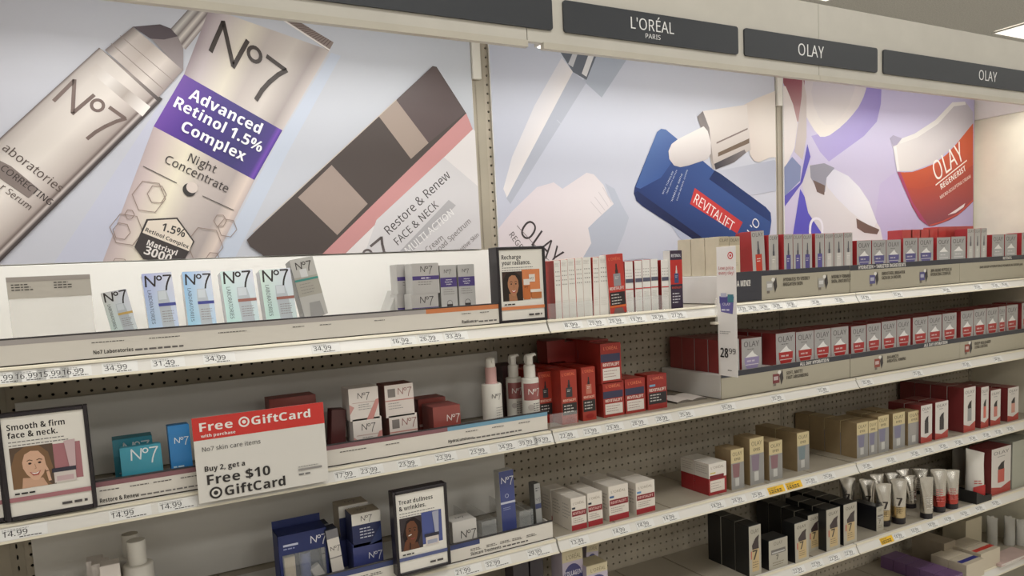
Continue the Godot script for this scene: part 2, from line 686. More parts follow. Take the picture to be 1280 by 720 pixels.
func build_fixture() -> void:
	var inch := 0.0254
	var peg := K(188, 178, 160)
	# the back of the shelving: pegboard in each bay on slotted uprights, with a dark core behind it
	var b := structure("wall_gondola")
	var s := Sol.new()
	slab(s, Vector3(-2.46, 0, -0.06), Vector3(2.46, 2.30, -0.02), K(40, 37, 33))
	part(b, "core", s.done(), mats.dark)
	for i in range(-2, 2):
		s = Sol.new()
		var x0 := BAY * i + 0.0127
		var seen := func(k: int, r: int) -> bool:
			var y := 0.14 + r * inch
			if i == -2: return false
			if i == -1: return y > 1.24 and y < 1.40 or k < 1 and y < 1.5
			return y < 1.40 or (k < 2 or k > 44) and y < 2.2
		holed(s, x0, 0.14, 47, 84, inch, inch, 0.0036, 0.0036, 0.0, peg, seen)
		part(b, "pegboard", s.done(), mats.peg)
	for i in range(-2, 3):
		s = Sol.new()
		var x := BAY * i
		var slots := func(k: int, r: int) -> bool: return k == 1 and r > 2 and r < 50
		holed(s, x - 0.0135, 0.14, 3, 84, 0.009, inch, 0.0022, 0.0062, 0.002, K(176, 167, 150), slots)
		part(b, "slotted_upright", s.done(), mats.peg)
	# end panel that closes the run of shelves
	s = Sol.new()
	b = structure("wall_end")
	s.box(Vector3(2.449, 0, -0.05), Vector3(2.475, 2.08, 0.62), 0.003, K(240, 235, 214))
	part(b, "end_panel", s.done(), mats.peg)
	s = Sol.new()
	s.box(Vector3(2.447, 2.081, -0.05), Vector3(2.475, 2.30, 0.30), 0.003, K(238, 234, 230))
	part(b, "canopy_end", s.done(), mats.steel)
	# canopy over the shelves: fascia boards, lower lip, roof
	var cp := thing("shelf_canopy", "white lit canopy with fascia above the shelves", "canopy", Vector3(0, 2.077, 0.3))
	var edges := [-2.46, -1.2192, -0.012, 1.062, 2.46]
	for i in 4:
		s = Sol.new()
		s.box(Vector3(edges[i] + 0.0008, 0.012, -0.014), Vector3(edges[i + 1] - 0.0008, 0.234, 0.0), 0.001, K(208, 204, 194))
		part(cp, "fascia_board", s.done(), mats.steel)
		s = Sol.new()
		s.strip_x([Vector2(0.004, 0.014), Vector2(0.004, -0.002), Vector2(-0.012, -0.002), Vector2(-0.012, 0.014)], edges[i] + (0.045 if i == 2 else 0.0005), edges[i + 1] - 0.0005, K(200, 194, 180))
		part(cp, "lower_lip", s.done(), mats.steel)
	var roof := thing("canopy_roof", "white top sheet closing the shelf canopy", "canopy", Vector3(0, 2.293, 0.0))
	s = Sol.new()
	slab(s, Vector3(-2.44, 0, -0.05), Vector3(2.44, 0.018, 0.285), K(226, 222, 214))
	part(roof, "sheet", s.done(), mats.steel)
	for e in [[-0.0125, "between the tube poster and the blue bottle poster"], [BAY - 0.010, "between the blue bottle poster and the lilac poster"]]:
		var br := thing("canopy_bracket", "white steel bracket under the canopy, " + e[1], "bracket", Vector3(e[0], 2.067, 0.003), "canopy brackets")
		s = Sol.new()
		s.box(Vector3(-0.0135, 0, 0), Vector3(0.0135, 0.225, 0.013), 0.002, K(224, 220, 210))
		part(br, "plate", s.done(), mats.steel)
	# shelves
	for level in 5:
		for i in range(-2, 2):
			shelf(level, i)
	# kick plate below the base deck
	for i in range(-2, 2):
		s = Sol.new()
		s.box(Vector3(BAY * i + 0.002, 0, 0.012), Vector3(BAY * (i + 1) - 0.002, 0.19, 0.29), 0.003, K(150, 143, 130))
		var kp := thing("kick_plate", "beige steel kick plate below the base shelf", "plinth", Vector3.ZERO, "kick plates")
		part(kp, "plate", s.done(), mats.steel)


var rail_label := ["the top shelf", "the second shelf down", "the third shelf down", "the fourth shelf down", "the base shelf"]


var holds := [
	["empty, beyond the foil serum boxes", "empty, beyond the brown hair sign", "third level, empty, beyond the screw-cap bottles", "fourth level, empty, farthest from the end panel", "base level, empty, farthest from the end panel"],
	["under the leaning foil serum boxes", "under the gift card offer and pump bottles", "under the navy gift set", "below the navy gift set, nearly empty", "base level, below the navy gift set"],
	["under the white-sided serum cartons", "under the glossy red cartons", "under the white and red cartons", "under the black cartons", "base level, below the black cartons"],
	["top level, against the end panel", "second level, against the end panel", "third level, against the end panel", "under the squeeze tubes", "base level, against the end panel"],
]


func shelf(level: int, i: int) -> void:
	var y: float = SHELF_Y[level]
	var x0 := BAY * i + 0.0025
	var x1 := BAY * (i + 1) - 0.0025
	var t := thing("store_shelf", "beige steel shelf with a white price rail, " + holds[i + 2][level], "shelf", Vector3((x0 + x1) / 2, y, 0.0), "shelves at " + rail_label[level])
	var w := (x1 - x0) / 2
	var col := K(172, 163, 147)
	var s := Sol.new()
	s.box(Vector3(-w, -0.026, 0.002), Vector3(w, -0.0035, 0.306), 0.001, col)
	part(t, "shelf_tray", s.done(), mats.steel)
	# deck in strips with narrow slots between them
	s = Sol.new()
	var k := 6
	var sw := 2.0 * w / k
	s.box(Vector3(-sw / 2 + 0.0024, -0.0035, 0.002), Vector3(sw / 2 - 0.0024, 0, 0.3), 0.0006, col)
	var strip := s.done()
	for j in k:
		var o := part(t, "deck_strip", strip, mats.steel)
		o.position.x = -w + sw * (j + 0.5)
	s = Sol.new()
	s.strip_x([Vector2(0.300, 0.001), Vector2(0.309, 0.0), Vector2(0.326, -0.031), Vector2(0.322, -0.033), Vector2(0.304, -0.028)], -w, w, K(222, 219, 213))
	var rail := part(t, "price_rail", s.done(), mats.rail)
	s = Sol.new()  # cream rims that hold the price strip
	s.strip_x([Vector2(0.3085, 0.0016), Vector2(0.3125, -0.0002), Vector2(0.3145, -0.0042), Vector2(0.3105, -0.003)], -w, w, K(224, 216, 196))
	s.strip_x([Vector2(0.3235, -0.0285), Vector2(0.3265, -0.0272), Vector2(0.3285, -0.0315), Vector2(0.325, -0.033)], -w, w, K(224, 216, 196))
	part(rail, "rim", s.done(), mats.rail)


func rail_frame(level: int) -> Transform3D:  # the face of a price rail: x along it, y up its slope
	var upv := Vector3(0, 0.031, -0.017).normalized()
	return Transform3D(Basis(Vector3.RIGHT, upv, Vector3.RIGHT.cross(upv)), Vector3(0, SHELF_Y[level] - 0.031, 0.326))


func price_tag(level: int, px: float, py: float, price: String, w: float, where: String, yellow := false) -> void:
	var fr := rail_frame(level)
	var y: float = SHELF_Y[level] - 0.016
	var x := x_at(px, y, 0.3175)
	var at := fr * Vector3(x, 0.0045, 0.0006)
	var lab := ("yellow sale tag on the rail " + where) if yellow else ("white %s price tag on the rail %s" % [price, where])
	var t := thing("price_tag", lab, "price tag", at, "price tags on the rail of " + rail_label[level])
	t.basis = fr.basis
	var s := Sol.new()
	var h := 0.0225
	s.box(Vector3(-w / 2, 0, -0.0005), Vector3(w / 2, h, 0.0), 0.0, K(238, 190, 48) if yellow else K(230, 229, 226))
	part(t, "card", s.done(), mats.paper)
	var a := Art.new(Transform3D(Basis(), Vector3(-w / 2, 0, 0.0001)))
	var ink := K(70, 62, 40) if yellow else K(34, 33, 34)
	var pale := K(150, 148, 146) if not yellow else K(120, 96, 40)
	a.fine(0.003, 0.0185, w * 0.6, 2, 0.0028, 0.0012, pale)
	if price:
		a.text(price, 0.004, 0.0062, 0.0105, ink, false, 0, minf(0.039, w * 0.66))
	a.fine(w * 0.4 if price else 0.004, 0.0022, w * 0.55 if price else w * 0.8, 1, 0.003, 0.0016, ink)
	if yellow:
		a.fine(0.004, 0.010, w * 0.8, 2, 0.005, 0.003, ink)
	part(t, "printing", a.done(), mats.paper)


# ---- print on carton fronts; w and h are the size of the face, the origin is its lower left corner
func drop_bottle(a: Art, x: float, y: float, w: float, h: float, body: Color, cap: Color) -> void:
	a.rect(x - w / 2, y, w, h * 0.56, body)
	a.rect(x - w * 0.2, y + h * 0.56, w * 0.4, h * 0.16, cap)
	a.poly([Vector2(x - w * 0.14, y + h * 0.72), Vector2(x + w * 0.14, y + h * 0.72), Vector2(x + w * 0.09, y + h), Vector2(x - w * 0.09, y + h)], cap)
	a.fine(x - w * 0.3, y + h * 0.4, w * 0.55, 2, h * 0.08, h * 0.025, K(230, 226, 222))


func jar(a: Art, x: float, y: float, w: float, h: float, body: Color, peak := K(232, 230, 228)) -> void:
	a.poly([Vector2(x - w * 0.46, y + h * 0.62), Vector2(x + w * 0.46, y + h * 0.62), Vector2(x + w * 0.18, y + h * 0.82), Vector2(x + w * 0.05, y + h), Vector2(x - w * 0.22, y + h * 0.8)], peak)
	a.poly([Vector2(x - w * 0.5, y + h * 0.64), Vector2(x - w * 0.48, y + h * 0.25), Vector2(x - w * 0.36, y), Vector2(x + w * 0.36, y), Vector2(x + w * 0.48, y + h * 0.25), Vector2(x + w * 0.5, y + h * 0.64)], body)
	a.rect(x - w * 0.44, y + h * 0.2, w * 0.88, h * 0.035, K(222, 216, 216))
	a.fine(x - w * 0.34, y + h * 0.38, w * 0.62, 1, h * 0.1, h * 0.09, body.lerp(K(232, 226, 226), 0.55))


func pump(a: Art, x: float, y: float, w: float, h: float, body: Color, head: Color) -> void:
	a.rect(x - w / 2, y, w, h * 0.62, body)
	a.poly([Vector2(x - w * 0.45, y + h * 0.62), Vector2(x + w * 0.45, y + h * 0.62), Vector2(x + w * 0.42, y + h * 0.86), Vector2(x + w * 0.5, y + h), Vector2(x, y + h * 0.93), Vector2(x - w * 0.5, y + h * 0.74)], head)


func front(kind: String, a: Art, w: float, h: float, tint: Color) -> void:
	var ink := K(62, 58, 58)
	var grey := K(140, 136, 134)
	match kind:
		"lab":
			var lo := tint.lerp(K(150, 214, 206), 0.35)
			a.quad(Vector2(0, 0), Vector2(w, 0), Vector2(w, h), Vector2(0, h), lo, tint.lerp(K(205, 222, 232), 0.5), K(206, 206, 220), tint)
			a.poly([Vector2(w * 0.46, 0), Vector2(w * 0.86, 0), Vector2(w * 0.8, h * 0.5), Vector2(w * 0.74, h * 0.68), Vector2(w * 0.44, h * 0.68), Vector2(w * 0.42, h * 0.5)], K(176, 182, 188))
			a.rect(w * 0.46, h * 0.52, w * 0.26, h * 0.15, K(196, 202, 208))
			a.seven(w * 0.09, h * 0.76, minf(h * 0.22, w * 0.4), ink, 0.15)
			var keep := a.m
			a.m = keep * Transform2D(-PI / 2, Vector2(w * 0.12, h * 0.70))
			a.text("LABORATORIES", 0, 0, w * 0.12, K(92, 96, 100), false, 0, h * 0.6)
			a.m = keep
			a.fine(w * 0.5, h * 0.30, w * 0.4, 5, h * 0.045, h * 0.012, grey)
		"lab_band":
			a.rect(w * 0.42, h * 0.40, w * 0.58, h * 0.055, tint)
		"foil_tall":
			a.rect(0, 0, w, h, K(186, 184, 182))
			a.rect(0, h * 0.52, w, h * 0.21, K(84, 70, 128))
			a.seven(w * 0.26, h * 0.83, minf(h * 0.075, (w * 0.97 - w * 0.26) / 2.2), ink, 0.12)
			a.text("Advanced", w * 0.5, h * 0.67, h * 0.022, Color.WHITE, true, 1)
			a.text("Retinol 1.5%", w * 0.5, h * 0.62, h * 0.022, Color.WHITE, true, 1)
			a.text("Complex", w * 0.5, h * 0.57, h * 0.022, Color.WHITE, true, 1)
			a.fine(w * 0.15, h * 0.46, w * 0.7, 3, h * 0.05, h * 0.012, grey)
			a.poly([Vector2(w * 0.32, h * 0.14), Vector2(w * 0.68, h * 0.14), Vector2(w * 0.68, h * 0.08), Vector2(w * 0.5, h * 0.03), Vector2(w * 0.32, h * 0.08)], ink)
			a.ring(w * 0.5, h * 0.16, w * 0.17, w * 0.02, ink, 12)
		"foil_wide":
			a.rect(0, 0, w, h, K(188, 185, 182))
			a.rect(0, h * 0.46, w, h * 0.13, K(84, 70, 128))
			a.seven(w * 0.32, h * 0.72, minf(h * 0.19, (w * 0.97 - w * 0.32) / 2.2), ink, 0.11)
			a.fine(w * 0.32, h * 0.5, w * 0.36, 1, h * 0.05, h * 0.04, K(220, 214, 230))
			a.fine(w * 0.2, h * 0.38, w * 0.6, 2, h * 0.08, h * 0.025, grey)
		"white_side":  # the plain long side of a serum carton: small print and icons
			a.rect(0, 0, w, h, K(236, 232, 226))
			a.rect(0, 0, w * 0.06, h, tint)
			a.fine(w * 0.14, h * 0.95, w * 0.7, 4, h * 0.018, h * 0.006, K(186, 178, 172))
			for r in 4:
				for k in 3:
					a.rect(w * (0.2 + k * 0.25), h * (0.80 - r * 0.075), w * 0.12, h * 0.016, K(150, 140, 136))
			a.fine(w * 0.14, h * 0.3, w * 0.7, 5, h * 0.03, h * 0.005, K(206, 200, 194))
		"white_side_band":
			a.rect(0, 0, w, h, K(236, 232, 228))
			for r in 3:
				for k in 4:
					a.rect(w * (0.12 + k * 0.2), h * (0.82 - r * 0.06), w * 0.08, h * 0.016, K(160, 152, 150))
			a.rect(w * 0.04, h * 0.58, w * 0.92, h * 0.075, K(92, 92, 112))
			a.rect(0, h * 0.445, w, h * 0.018, K(206, 60, 56))
			a.fine(w * 0.14, h * 0.38, w * 0.7, 6, h * 0.03, h * 0.006, K(186, 180, 176))
		"red_serum":
			a.rect(0, 0, w, h, K(190, 62, 54))
			a.text("L'ORÉAL", w * 0.5, h * 0.9, h * 0.045, K(226, 130, 90), false, 1, w * 0.72)
			drop_bottle(a, w * 0.56, h * 0.46, w * 0.42, h * 0.38, K(150, 148, 152), K(60, 44, 46))
			a.text("REVITALIFT", w * 0.5, h * 0.40, h * 0.05, K(240, 226, 220), true, 1, w * 0.84)
			a.rect(w * 0.06, h * 0.14, w * 0.9, h * 0.22, K(48, 42, 46))
			a.fine(w * 0.14, h * 0.31, w * 0.6, 4, h * 0.05, h * 0.016, K(206, 200, 196))
			a.rect(0, h * 0.105, w, h * 0.03, K(214, 108, 50))
			a.poly([Vector2(w * 0.2, 0), Vector2(w * 0.85, 0), Vector2(w * 0.75, h * 0.09), Vector2(w * 0.3, h * 0.09)], K(120, 96, 94))
		"dark_serum":
			a.rect(0, 0, w, h, K(56, 46, 64))
			a.rect(0, h * 0.42, w, h * 0.42, K(188, 48, 44))
			a.text("RETINOL", w * 0.5, h * 0.89, h * 0.05, K(220, 220, 228), true, 1, w * 0.8)
			drop_bottle(a, w * 0.5, h * 0.44, w * 0.36, h * 0.30, K(66, 80, 124), K(214, 208, 206))
			a.text("REVITALIFT", w * 0.5, h * 0.345, h * 0.035, K(206, 84, 70), true, 1, w * 0.8)
			a.fine(w * 0.12, h * 0.25, w * 0.66, 4, h * 0.05, h * 0.018, K(206, 204, 210))
		"red_serum_store":  # the same range on the second shelf
			a.rect(0, 0, w, h, K(164, 56, 44))
			a.text("L'ORÉAL", w * 0.5, h * 0.9, h * 0.05, K(236, 130, 90), false, 1, w * 0.8)
			drop_bottle(a, w * 0.5, h * 0.5, w * 0.4, h * 0.32, tint, K(50, 44, 48))
			a.text("REVITALIFT", w * 0.5, h * 0.42, h * 0.045, K(240, 200, 180), true, 1, w * 0.8)
			a.rect(w * 0.05, h * 0.17, w * 0.9, h * 0.22, K(44, 40, 42))
			a.fine(w * 0.14, h * 0.33, w * 0.6, 3, h * 0.055, h * 0.02, K(200, 196, 192))
			a.ell(w * 0.52, h * 0.08, w * 0.3, h * 0.05, K(150, 34, 30))
		"red_cream":
			a.rect(0, 0, w, h, K(160, 52, 44))
			a.text("L'ORÉAL", w * 0.5, h * 0.84, h * 0.08, K(238, 140, 100), false, 1, w * 0.7)
			a.rect(0, h * 0.54, w * 0.95, h * 0.2, K(58, 56, 84))
			a.text("REVITALIFT", w * 0.5, h * 0.43, h * 0.08, K(240, 226, 216), true, 1, w * 0.8)
			a.rect(w * 0.08, h * 0.08, w * 0.84, h * 0.3, K(226, 218, 210))
			a.fine(w * 0.14, h * 0.3, w * 0.66, 3, h * 0.07, h * 0.016, K(160, 120, 116))
		"red_night":
			a.rect(0, 0, w, h, K(152, 48, 43))
			a.text("L'ORÉAL", w * 0.5, h * 0.85, h * 0.07, K(236, 140, 110), false, 1, w * 0.7)
			a.rect(w * 0.1, h * 0.66, w * 0.3, h * 0.06, K(120, 160, 190))
			a.text("REVITALIFT", w * 0.52, h * 0.52, h * 0.085, K(240, 226, 216), true, 1, w * 0.86)
			a.rect(w * 0.05, h * 0.16, w * 0.92, h * 0.32, K(46, 42, 44))
			a.fine(w * 0.12, h * 0.4, w * 0.6, 3, h * 0.08, h * 0.03, K(196, 192, 188))
		"glow_serum":
			a.rect(0, 0, w, h, K(177, 174, 171))
			a.text("OLAY", w * 0.5, h * 0.87, h * 0.095, K(84, 80, 80), false, 1, w * 0.84)
			drop_bottle(a, w * 0.5, h * 0.04, w * 0.5, h * 0.72, tint, K(84, 82, 90))
		"jar":
			a.rect(0, 0, w, h, K(167, 165, 164))
			a.text("OLAY", w * 0.5, h * 0.73, h * 0.17, K(72, 68, 68), false, 1, w * 0.76)
			a.fine(w * 0.28, h * 0.64, w * 0.44, 1, 0.1, h * 0.025, K(112, 108, 108))
			jar(a, w * 0.5, h * 0.05, w * 0.74, h * 0.55, tint)
		"beige":
			a.rect(0, 0, w, h, K(208, 196, 172))
			a.rect(0, h * 0.78, w, h * 0.22, K(184, 172, 150))
			a.text("OLAY", w * 0.5, h * 0.87, h * 0.08, K(84, 78, 70), false, 1, w * 0.84)
			a.rect(w * 0.36, h * 0.5, w * 0.12, h * 0.2, K(90, 80, 66))
			a.fine(w * 0.2, h * 0.3, w * 0.6, 2, h * 0.05, h * 0.01, grey)
		"pink_day":
			a.rect(0, 0, w, h, K(226, 218, 212))
			a.seven(w * 0.3, h * 0.68, minf(h * 0.17, (w * 0.97 - w * 0.3) / 2.2), ink, 0.11)
			a.poly([Vector2(w * 0.55, 0), Vector2(w * 0.78, 0), Vector2(w, h * 0.5), Vector2(w, h * 0.62), Vector2(w * 0.9, h * 0.6)], K(204, 142, 136))
			a.poly([Vector2(0, h * 0.2), Vector2(w * 0.16, h * 0.42), Vector2(0, h * 0.52)], K(204, 152, 146))
			a.line([Vector2(w * 0.1, h * 0.55), Vector2(w * 0.9, h * 0.55)], h * 0.012, K(180, 140, 134))
			a.fine(w * 0.3, h * 0.47, w * 0.45, 3, h * 0.07, h * 0.018, grey)
		"pink_night":
			a.rect(0, 0, w, h, K(224, 214, 208))
			a.seven(w * 0.46, h * 0.68, minf(h * 0.2, (w * 0.97 - w * 0.46) / 2.2), K(150, 96, 90), 0.11)
			a.rect(w * 0.1, h * 0.62, w * 0.26, h * 0.26, K(128, 122, 118))
			a.rect(0, h * 0.5, w, h * 0.035, K(196, 140, 132))
			a.fine(w * 0.1, h * 0.42, w * 0.5, 3, h * 0.08, h * 0.018, grey)
		"maroon":
			a.rect(0, 0, w, h, K(150, 78, 72))
			a.rect(0, h * 0.28, w, h * 0.07, K(206, 176, 170))
			a.seven(w * 0.5, h * 0.58, minf(h * 0.28, (w * 0.97 - w * 0.5) / 2.2), K(236, 226, 222), 0.12)
		"aqua":
			a.rect(0, 0, w, h, tint)
			a.seven(w * (0.44 if w > h else 0.26), h * (0.46 if w > h else 0.70), minf(w * 0.235 if w > h else w * 0.3, h * 0.34), K(236, 242, 244), 0.12)
			a.fine(w * 0.1, h * 0.3, w * 0.5, 2, h * 0.08, h * 0.025, K(206, 228, 236))
		"ampoule":
			a.rect(0, 0, w, h, K(182, 180, 176))
			a.rect(0, h * 0.36, w, h * 0.33, K(166, 162, 152))
			a.seven(w * 0.2, h * 0.82, minf(h * 0.12, (w * 0.97 - w * 0.2) / 2.2), ink, 0.13)
			a.rect(w * 0.3, h * 0.68, w * 0.3, h * 0.14, K(206, 206, 206))
			a.rect(0, h * 0.62, w, h * 0.035, K(70, 140, 132))
			a.fine(w * 0.15, h * 0.56, w * 0.6, 4, h * 0.05, h * 0.012, grey)
			a.poly([Vector2(w * 0.25, 0), Vector2(w * 0.85, 0), Vector2(w * 0.8, h * 0.24), Vector2(w * 0.35, h * 0.24)], K(150, 148, 146))
		"white_red":
			a.rect(0, 0, w, h, K(226, 218, 208))
			a.rect(0, 0, w, h * 0.17, K(160, 46, 50))
			a.text("L'ORÉAL", w * 0.5, h * 0.8, h * 0.07, K(150, 136, 120), false, 1, w * 0.74)
			a.rect(w * 0.05, h * 0.66, w * 0.22, h * 0.06, tint)
			a.rect(w * 0.04, h * 0.44, w * 0.94, h * 0.17, K(132, 24, 36))
			a.text("REVITALIFT", w * 0.5, h * 0.49, h * 0.075, K(226, 190, 184), true, 1, w * 0.8)
			a.fine(w * 0.1, h * 0.36, w * 0.7, 3, h * 0.06, h * 0.018, K(160, 146, 138))
		"half_red":
			a.rect(0, 0, w, h, K(226, 220, 212))
			a.rect(0, 0, w, h * 0.54, K(156, 46, 48))
			a.text("L'ORÉAL", w * 0.5, h * 0.83, h * 0.075, K(150, 136, 124), false, 1, w * 0.74)
			a.rect(w * 0.08, h * 0.68, w * 0.3, h * 0.04, K(206, 190, 90))
			a.rect(w * 0.05, h * 0.5, w * 0.8, h * 0.13, K(120, 22, 34))
			a.rect(w * 0.06, h * 0.1, w * 0.82, h * 0.36, K(226, 216, 206))
			a.fine(w * 0.12, h * 0.36, w * 0.6, 3, h * 0.08, h * 0.016, K(160, 140, 134))
		"eyes":
			a.rect(0, h * 0.66, w, h * 0.34, K(206, 190, 148))
			a.text("OLAY", w * 0.5, h * 0.84, h * 0.09, K(92, 82, 66), false, 1, w * 0.74)
			a.text("EYES", w * 0.5, h * 0.72, h * 0.06, K(92, 82, 66), true, 1, w * 0.46)
			a.rect(0, 0, w, h * 0.66, K(150, 148, 145))
			a.poly([Vector2(w * 0.16, h * 0.3), Vector2(w * 0.62, h * 0.3), Vector2(w * 0.68, h * 0.64), Vector2(w * 0.1, h * 0.64)], tint.lerp(K(140, 138, 136), 0.4))
			a.rect(w * 0.3, h * 0.08, w * 0.3, h * 0.2, K(196, 194, 190))
		"regen":
			a.rect(0, 0, w, h, K(214, 208, 202))
			a.poly([Vector2(0, 0), Vector2(w, 0), Vector2(w, h * 0.22), Vector2(w * 0.5, h * 0.12), Vector2(0, h * 0.18)], K(172, 66, 58))
			a.text("OLAY", w * 0.5, h * 0.86, h * 0.07, K(96, 90, 88), false, 1, w * 0.78)
			pump(a, w * 0.5, h * 0.24, w * 0.34, h * 0.46, tint, K(40, 38, 40))
			a.fine(w * 0.3, h * 0.8, w * 0.4, 1, h * 0.05, h * 0.015, grey)
		"total":
			a.rect(0, 0, w, h, K(178, 172, 158))
			a.text("OLAY", w * 0.5, h * 0.85, h * 0.075, K(78, 72, 66), false, 1, w * 0.66)
			pump(a, w * 0.54, h * 0.08, w * 0.6, h * 0.72, K(196, 172, 128), K(58, 46, 44))
			a.text("7", w * 0.48, h * 0.32, h * 0.19, K(66, 56, 48), true, 1)
			a.fine(w * 0.3, h * 0.26, w * 0.45, 3, h * 0.05, h * 0.014, K(110, 96, 76))
			a.rect(w * 0.14, h * 0.34, w * 0.07, h * 0.16, K(190, 90, 70))
		"total_jar":
			a.rect(0, 0, w, h, K(178, 172, 158))
			a.text("OLAY", w * 0.5, h * 0.8, h * 0.12, K(110, 104, 96), false, 1, w * 0.46)
			a.rect(w * 0.12, h * 0.5, w * 0.76, h * 0.16, K(110, 106, 102))
			a.rect(w * 0.16, h * 0.53, w * 0.68, h * 0.05, K(190, 188, 184))
			a.text("7", w * 0.44, h * 0.3, h * 0.16, K(66, 56, 48), true, 1)
			a.fine(w * 0.2, h * 0.2, w * 0.6, 2, h * 0.08, h * 0.02, K(110, 96, 76))
		"collagen":
			a.rect(0, 0, w, h, K(190, 180, 196))
			a.rect(0, h * 0.86, w, h * 0.14, K(204, 192, 160))
			a.text("L'ORÉAL", w * 0.55, h * 0.89, h * 0.055, K(120, 108, 84), false, 1, w * 0.7)
			a.ell(w * 0.5, h * 0.62, w * 0.48, h * 0.21, K(70, 70, 120), 24)
			a.text("COLLAGEN", w * 0.5, h * 0.68, h * 0.06, K(224, 220, 232), true, 1, w * 0.8)
			a.fine(w * 0.2, h * 0.62, w * 0.6, 3, h * 0.05, h * 0.014, K(190, 186, 214))
		"navy_box":
			a.rect(0, 0, w, h, K(36, 46, 88))
			a.rect(0, h * 0.66, w, h * 0.34, K(224, 220, 212))
			a.seven(w * 0.32, h * 0.76, minf(h * 0.15, (w * 0.97 - w * 0.32) / 2.2), ink, 0.11)
			a.poly([Vector2(w * 0.55, 0), Vector2(w, h * 0.1), Vector2(w, h * 0.55), Vector2(w * 0.8, h * 0.3)], K(48, 62, 110))
			a.fine(w * 0.25, h * 0.52, w * 0.5, 4, h * 0.09, h * 0.03, K(206, 208, 220))
		"blue_low":
			a.rect(0, 0, w, h, K(66, 72, 126))
			a.rect(0, h * 0.06, w, h * 0.09, K(206, 206, 214))
			a.seven(w * 0.52, h * 0.52, minf(h * 0.3, (w * 0.97 - w * 0.52) / 2.2), K(232, 232, 238), 0.12)
		"blue_tall":
			a.rect(0, 0, w, h, K(70, 78, 132))
			a.seven(w * 0.14, h * 0.83, minf(h * 0.10, (w * 0.97 - w * 0.14) / 2.2), K(232, 232, 238), 0.12)
			a.ring(w * 0.45, h * 0.65, w * 0.13, w * 0.03, K(190, 194, 216), 12)
			a.rect(0, h * 0.54, w, h * 0.03, K(200, 202, 216))
			a.fine(w * 0.15, h * 0.48, w * 0.5, 2, h * 0.025, h * 0.008, K(160, 168, 204))
			a.poly([Vector2(w * 0.4, h * 0.06), Vector2(w * 0.6, h * 0.06), Vector2(w * 0.5, h * 0.12)], K(214, 216, 226))
		"grey_slim":
			a.rect(0, 0, w, h, K(158, 158, 156))
			a.seven(w * 0.15, h * 0.66, minf(h * 0.10, (w * 0.97 - w * 0.15) / 2.2), K(84, 84, 88), 0.12)
			a.rect(0, h * 0.5, w, h * 0.1, K(66, 72, 110))
			a.fine(w * 0.2, h * 0.9, w * 0.6, 2, h * 0.05, h * 0.02, K(84, 84, 88))
		"slim_white":
			a.rect(0, 0, w, h, K(216, 210, 202))
			a.rect(0, h * 0.84, w, h * 0.16, K(120, 118, 122))
			a.seven(w * 0.18, h * 0.62, minf(h * 0.12, (w * 0.97 - w * 0.18) / 2.2), ink, 0.12)
			a.rect(0, h * 0.48, w, h * 0.02, grey)
		"white_seven":
			a.rect(0, 0, w, h, K(222, 218, 212))
			a.seven(w * 0.34, h * 0.46, minf(h * 0.3, (w * 0.97 - w * 0.34) / 2.2), ink, 0.11)
			a.rect(w * 0.2, 0, w * 0.6, h * 0.14, K(196, 192, 186))
			a.fine(w * 0.26, h * 0.2, w * 0.5, 1, h * 0.1, h * 0.05, grey)
		"half_side":
			a.rect(0, h * 0.54, w, h * 0.46, K(216, 210, 202))
			a.fine(w * 0.1, h * 0.9, w * 0.8, 4, h * 0.07, h * 0.02, K(170, 162, 156))
		"carton_side":  # small print on the long side of a white carton
			a.rect(0, 0, w, h, K(226, 218, 208))
			a.fine(w * 0.12, h * 0.75, w * 0.76, 5, h * 0.1, h * 0.03, K(176, 170, 164))
		"plain":
			a.rect(0, 0, w, h, tint)


func carton(called: String, label: String, group: String, level: int, spec: Array, opt := {}) -> Node3D:
	# spec: left and right edge of the front in the photo's pixels, top left corner's pixel row, kind of print. The front stands at opt.z, on the shelf or at opt.base
	var y: float = opt.get("base", SHELF_Y[level])
	var z: float = opt.get("z", 0.285)
	var x0 := x_at(spec[0], y + 0.05, z)
	var x1 := x_at(spec[1], y + 0.05, z)
	var h := y_at(spec[2], x0, z) - y
	var w := x1 - x0
	var d: float = opt.get("d", 0.05)
	h -= d * sin(deg_to_rad(opt.get("lean", 0.0))) + w / 2 * sin(deg_to_rad(absf(opt.get("roll", 0.0))))
	return box_at(called, label, group, Vector3((x0 + x1) / 2, y, z), Vector3(w - 0.0006, h, d), spec[3], opt)


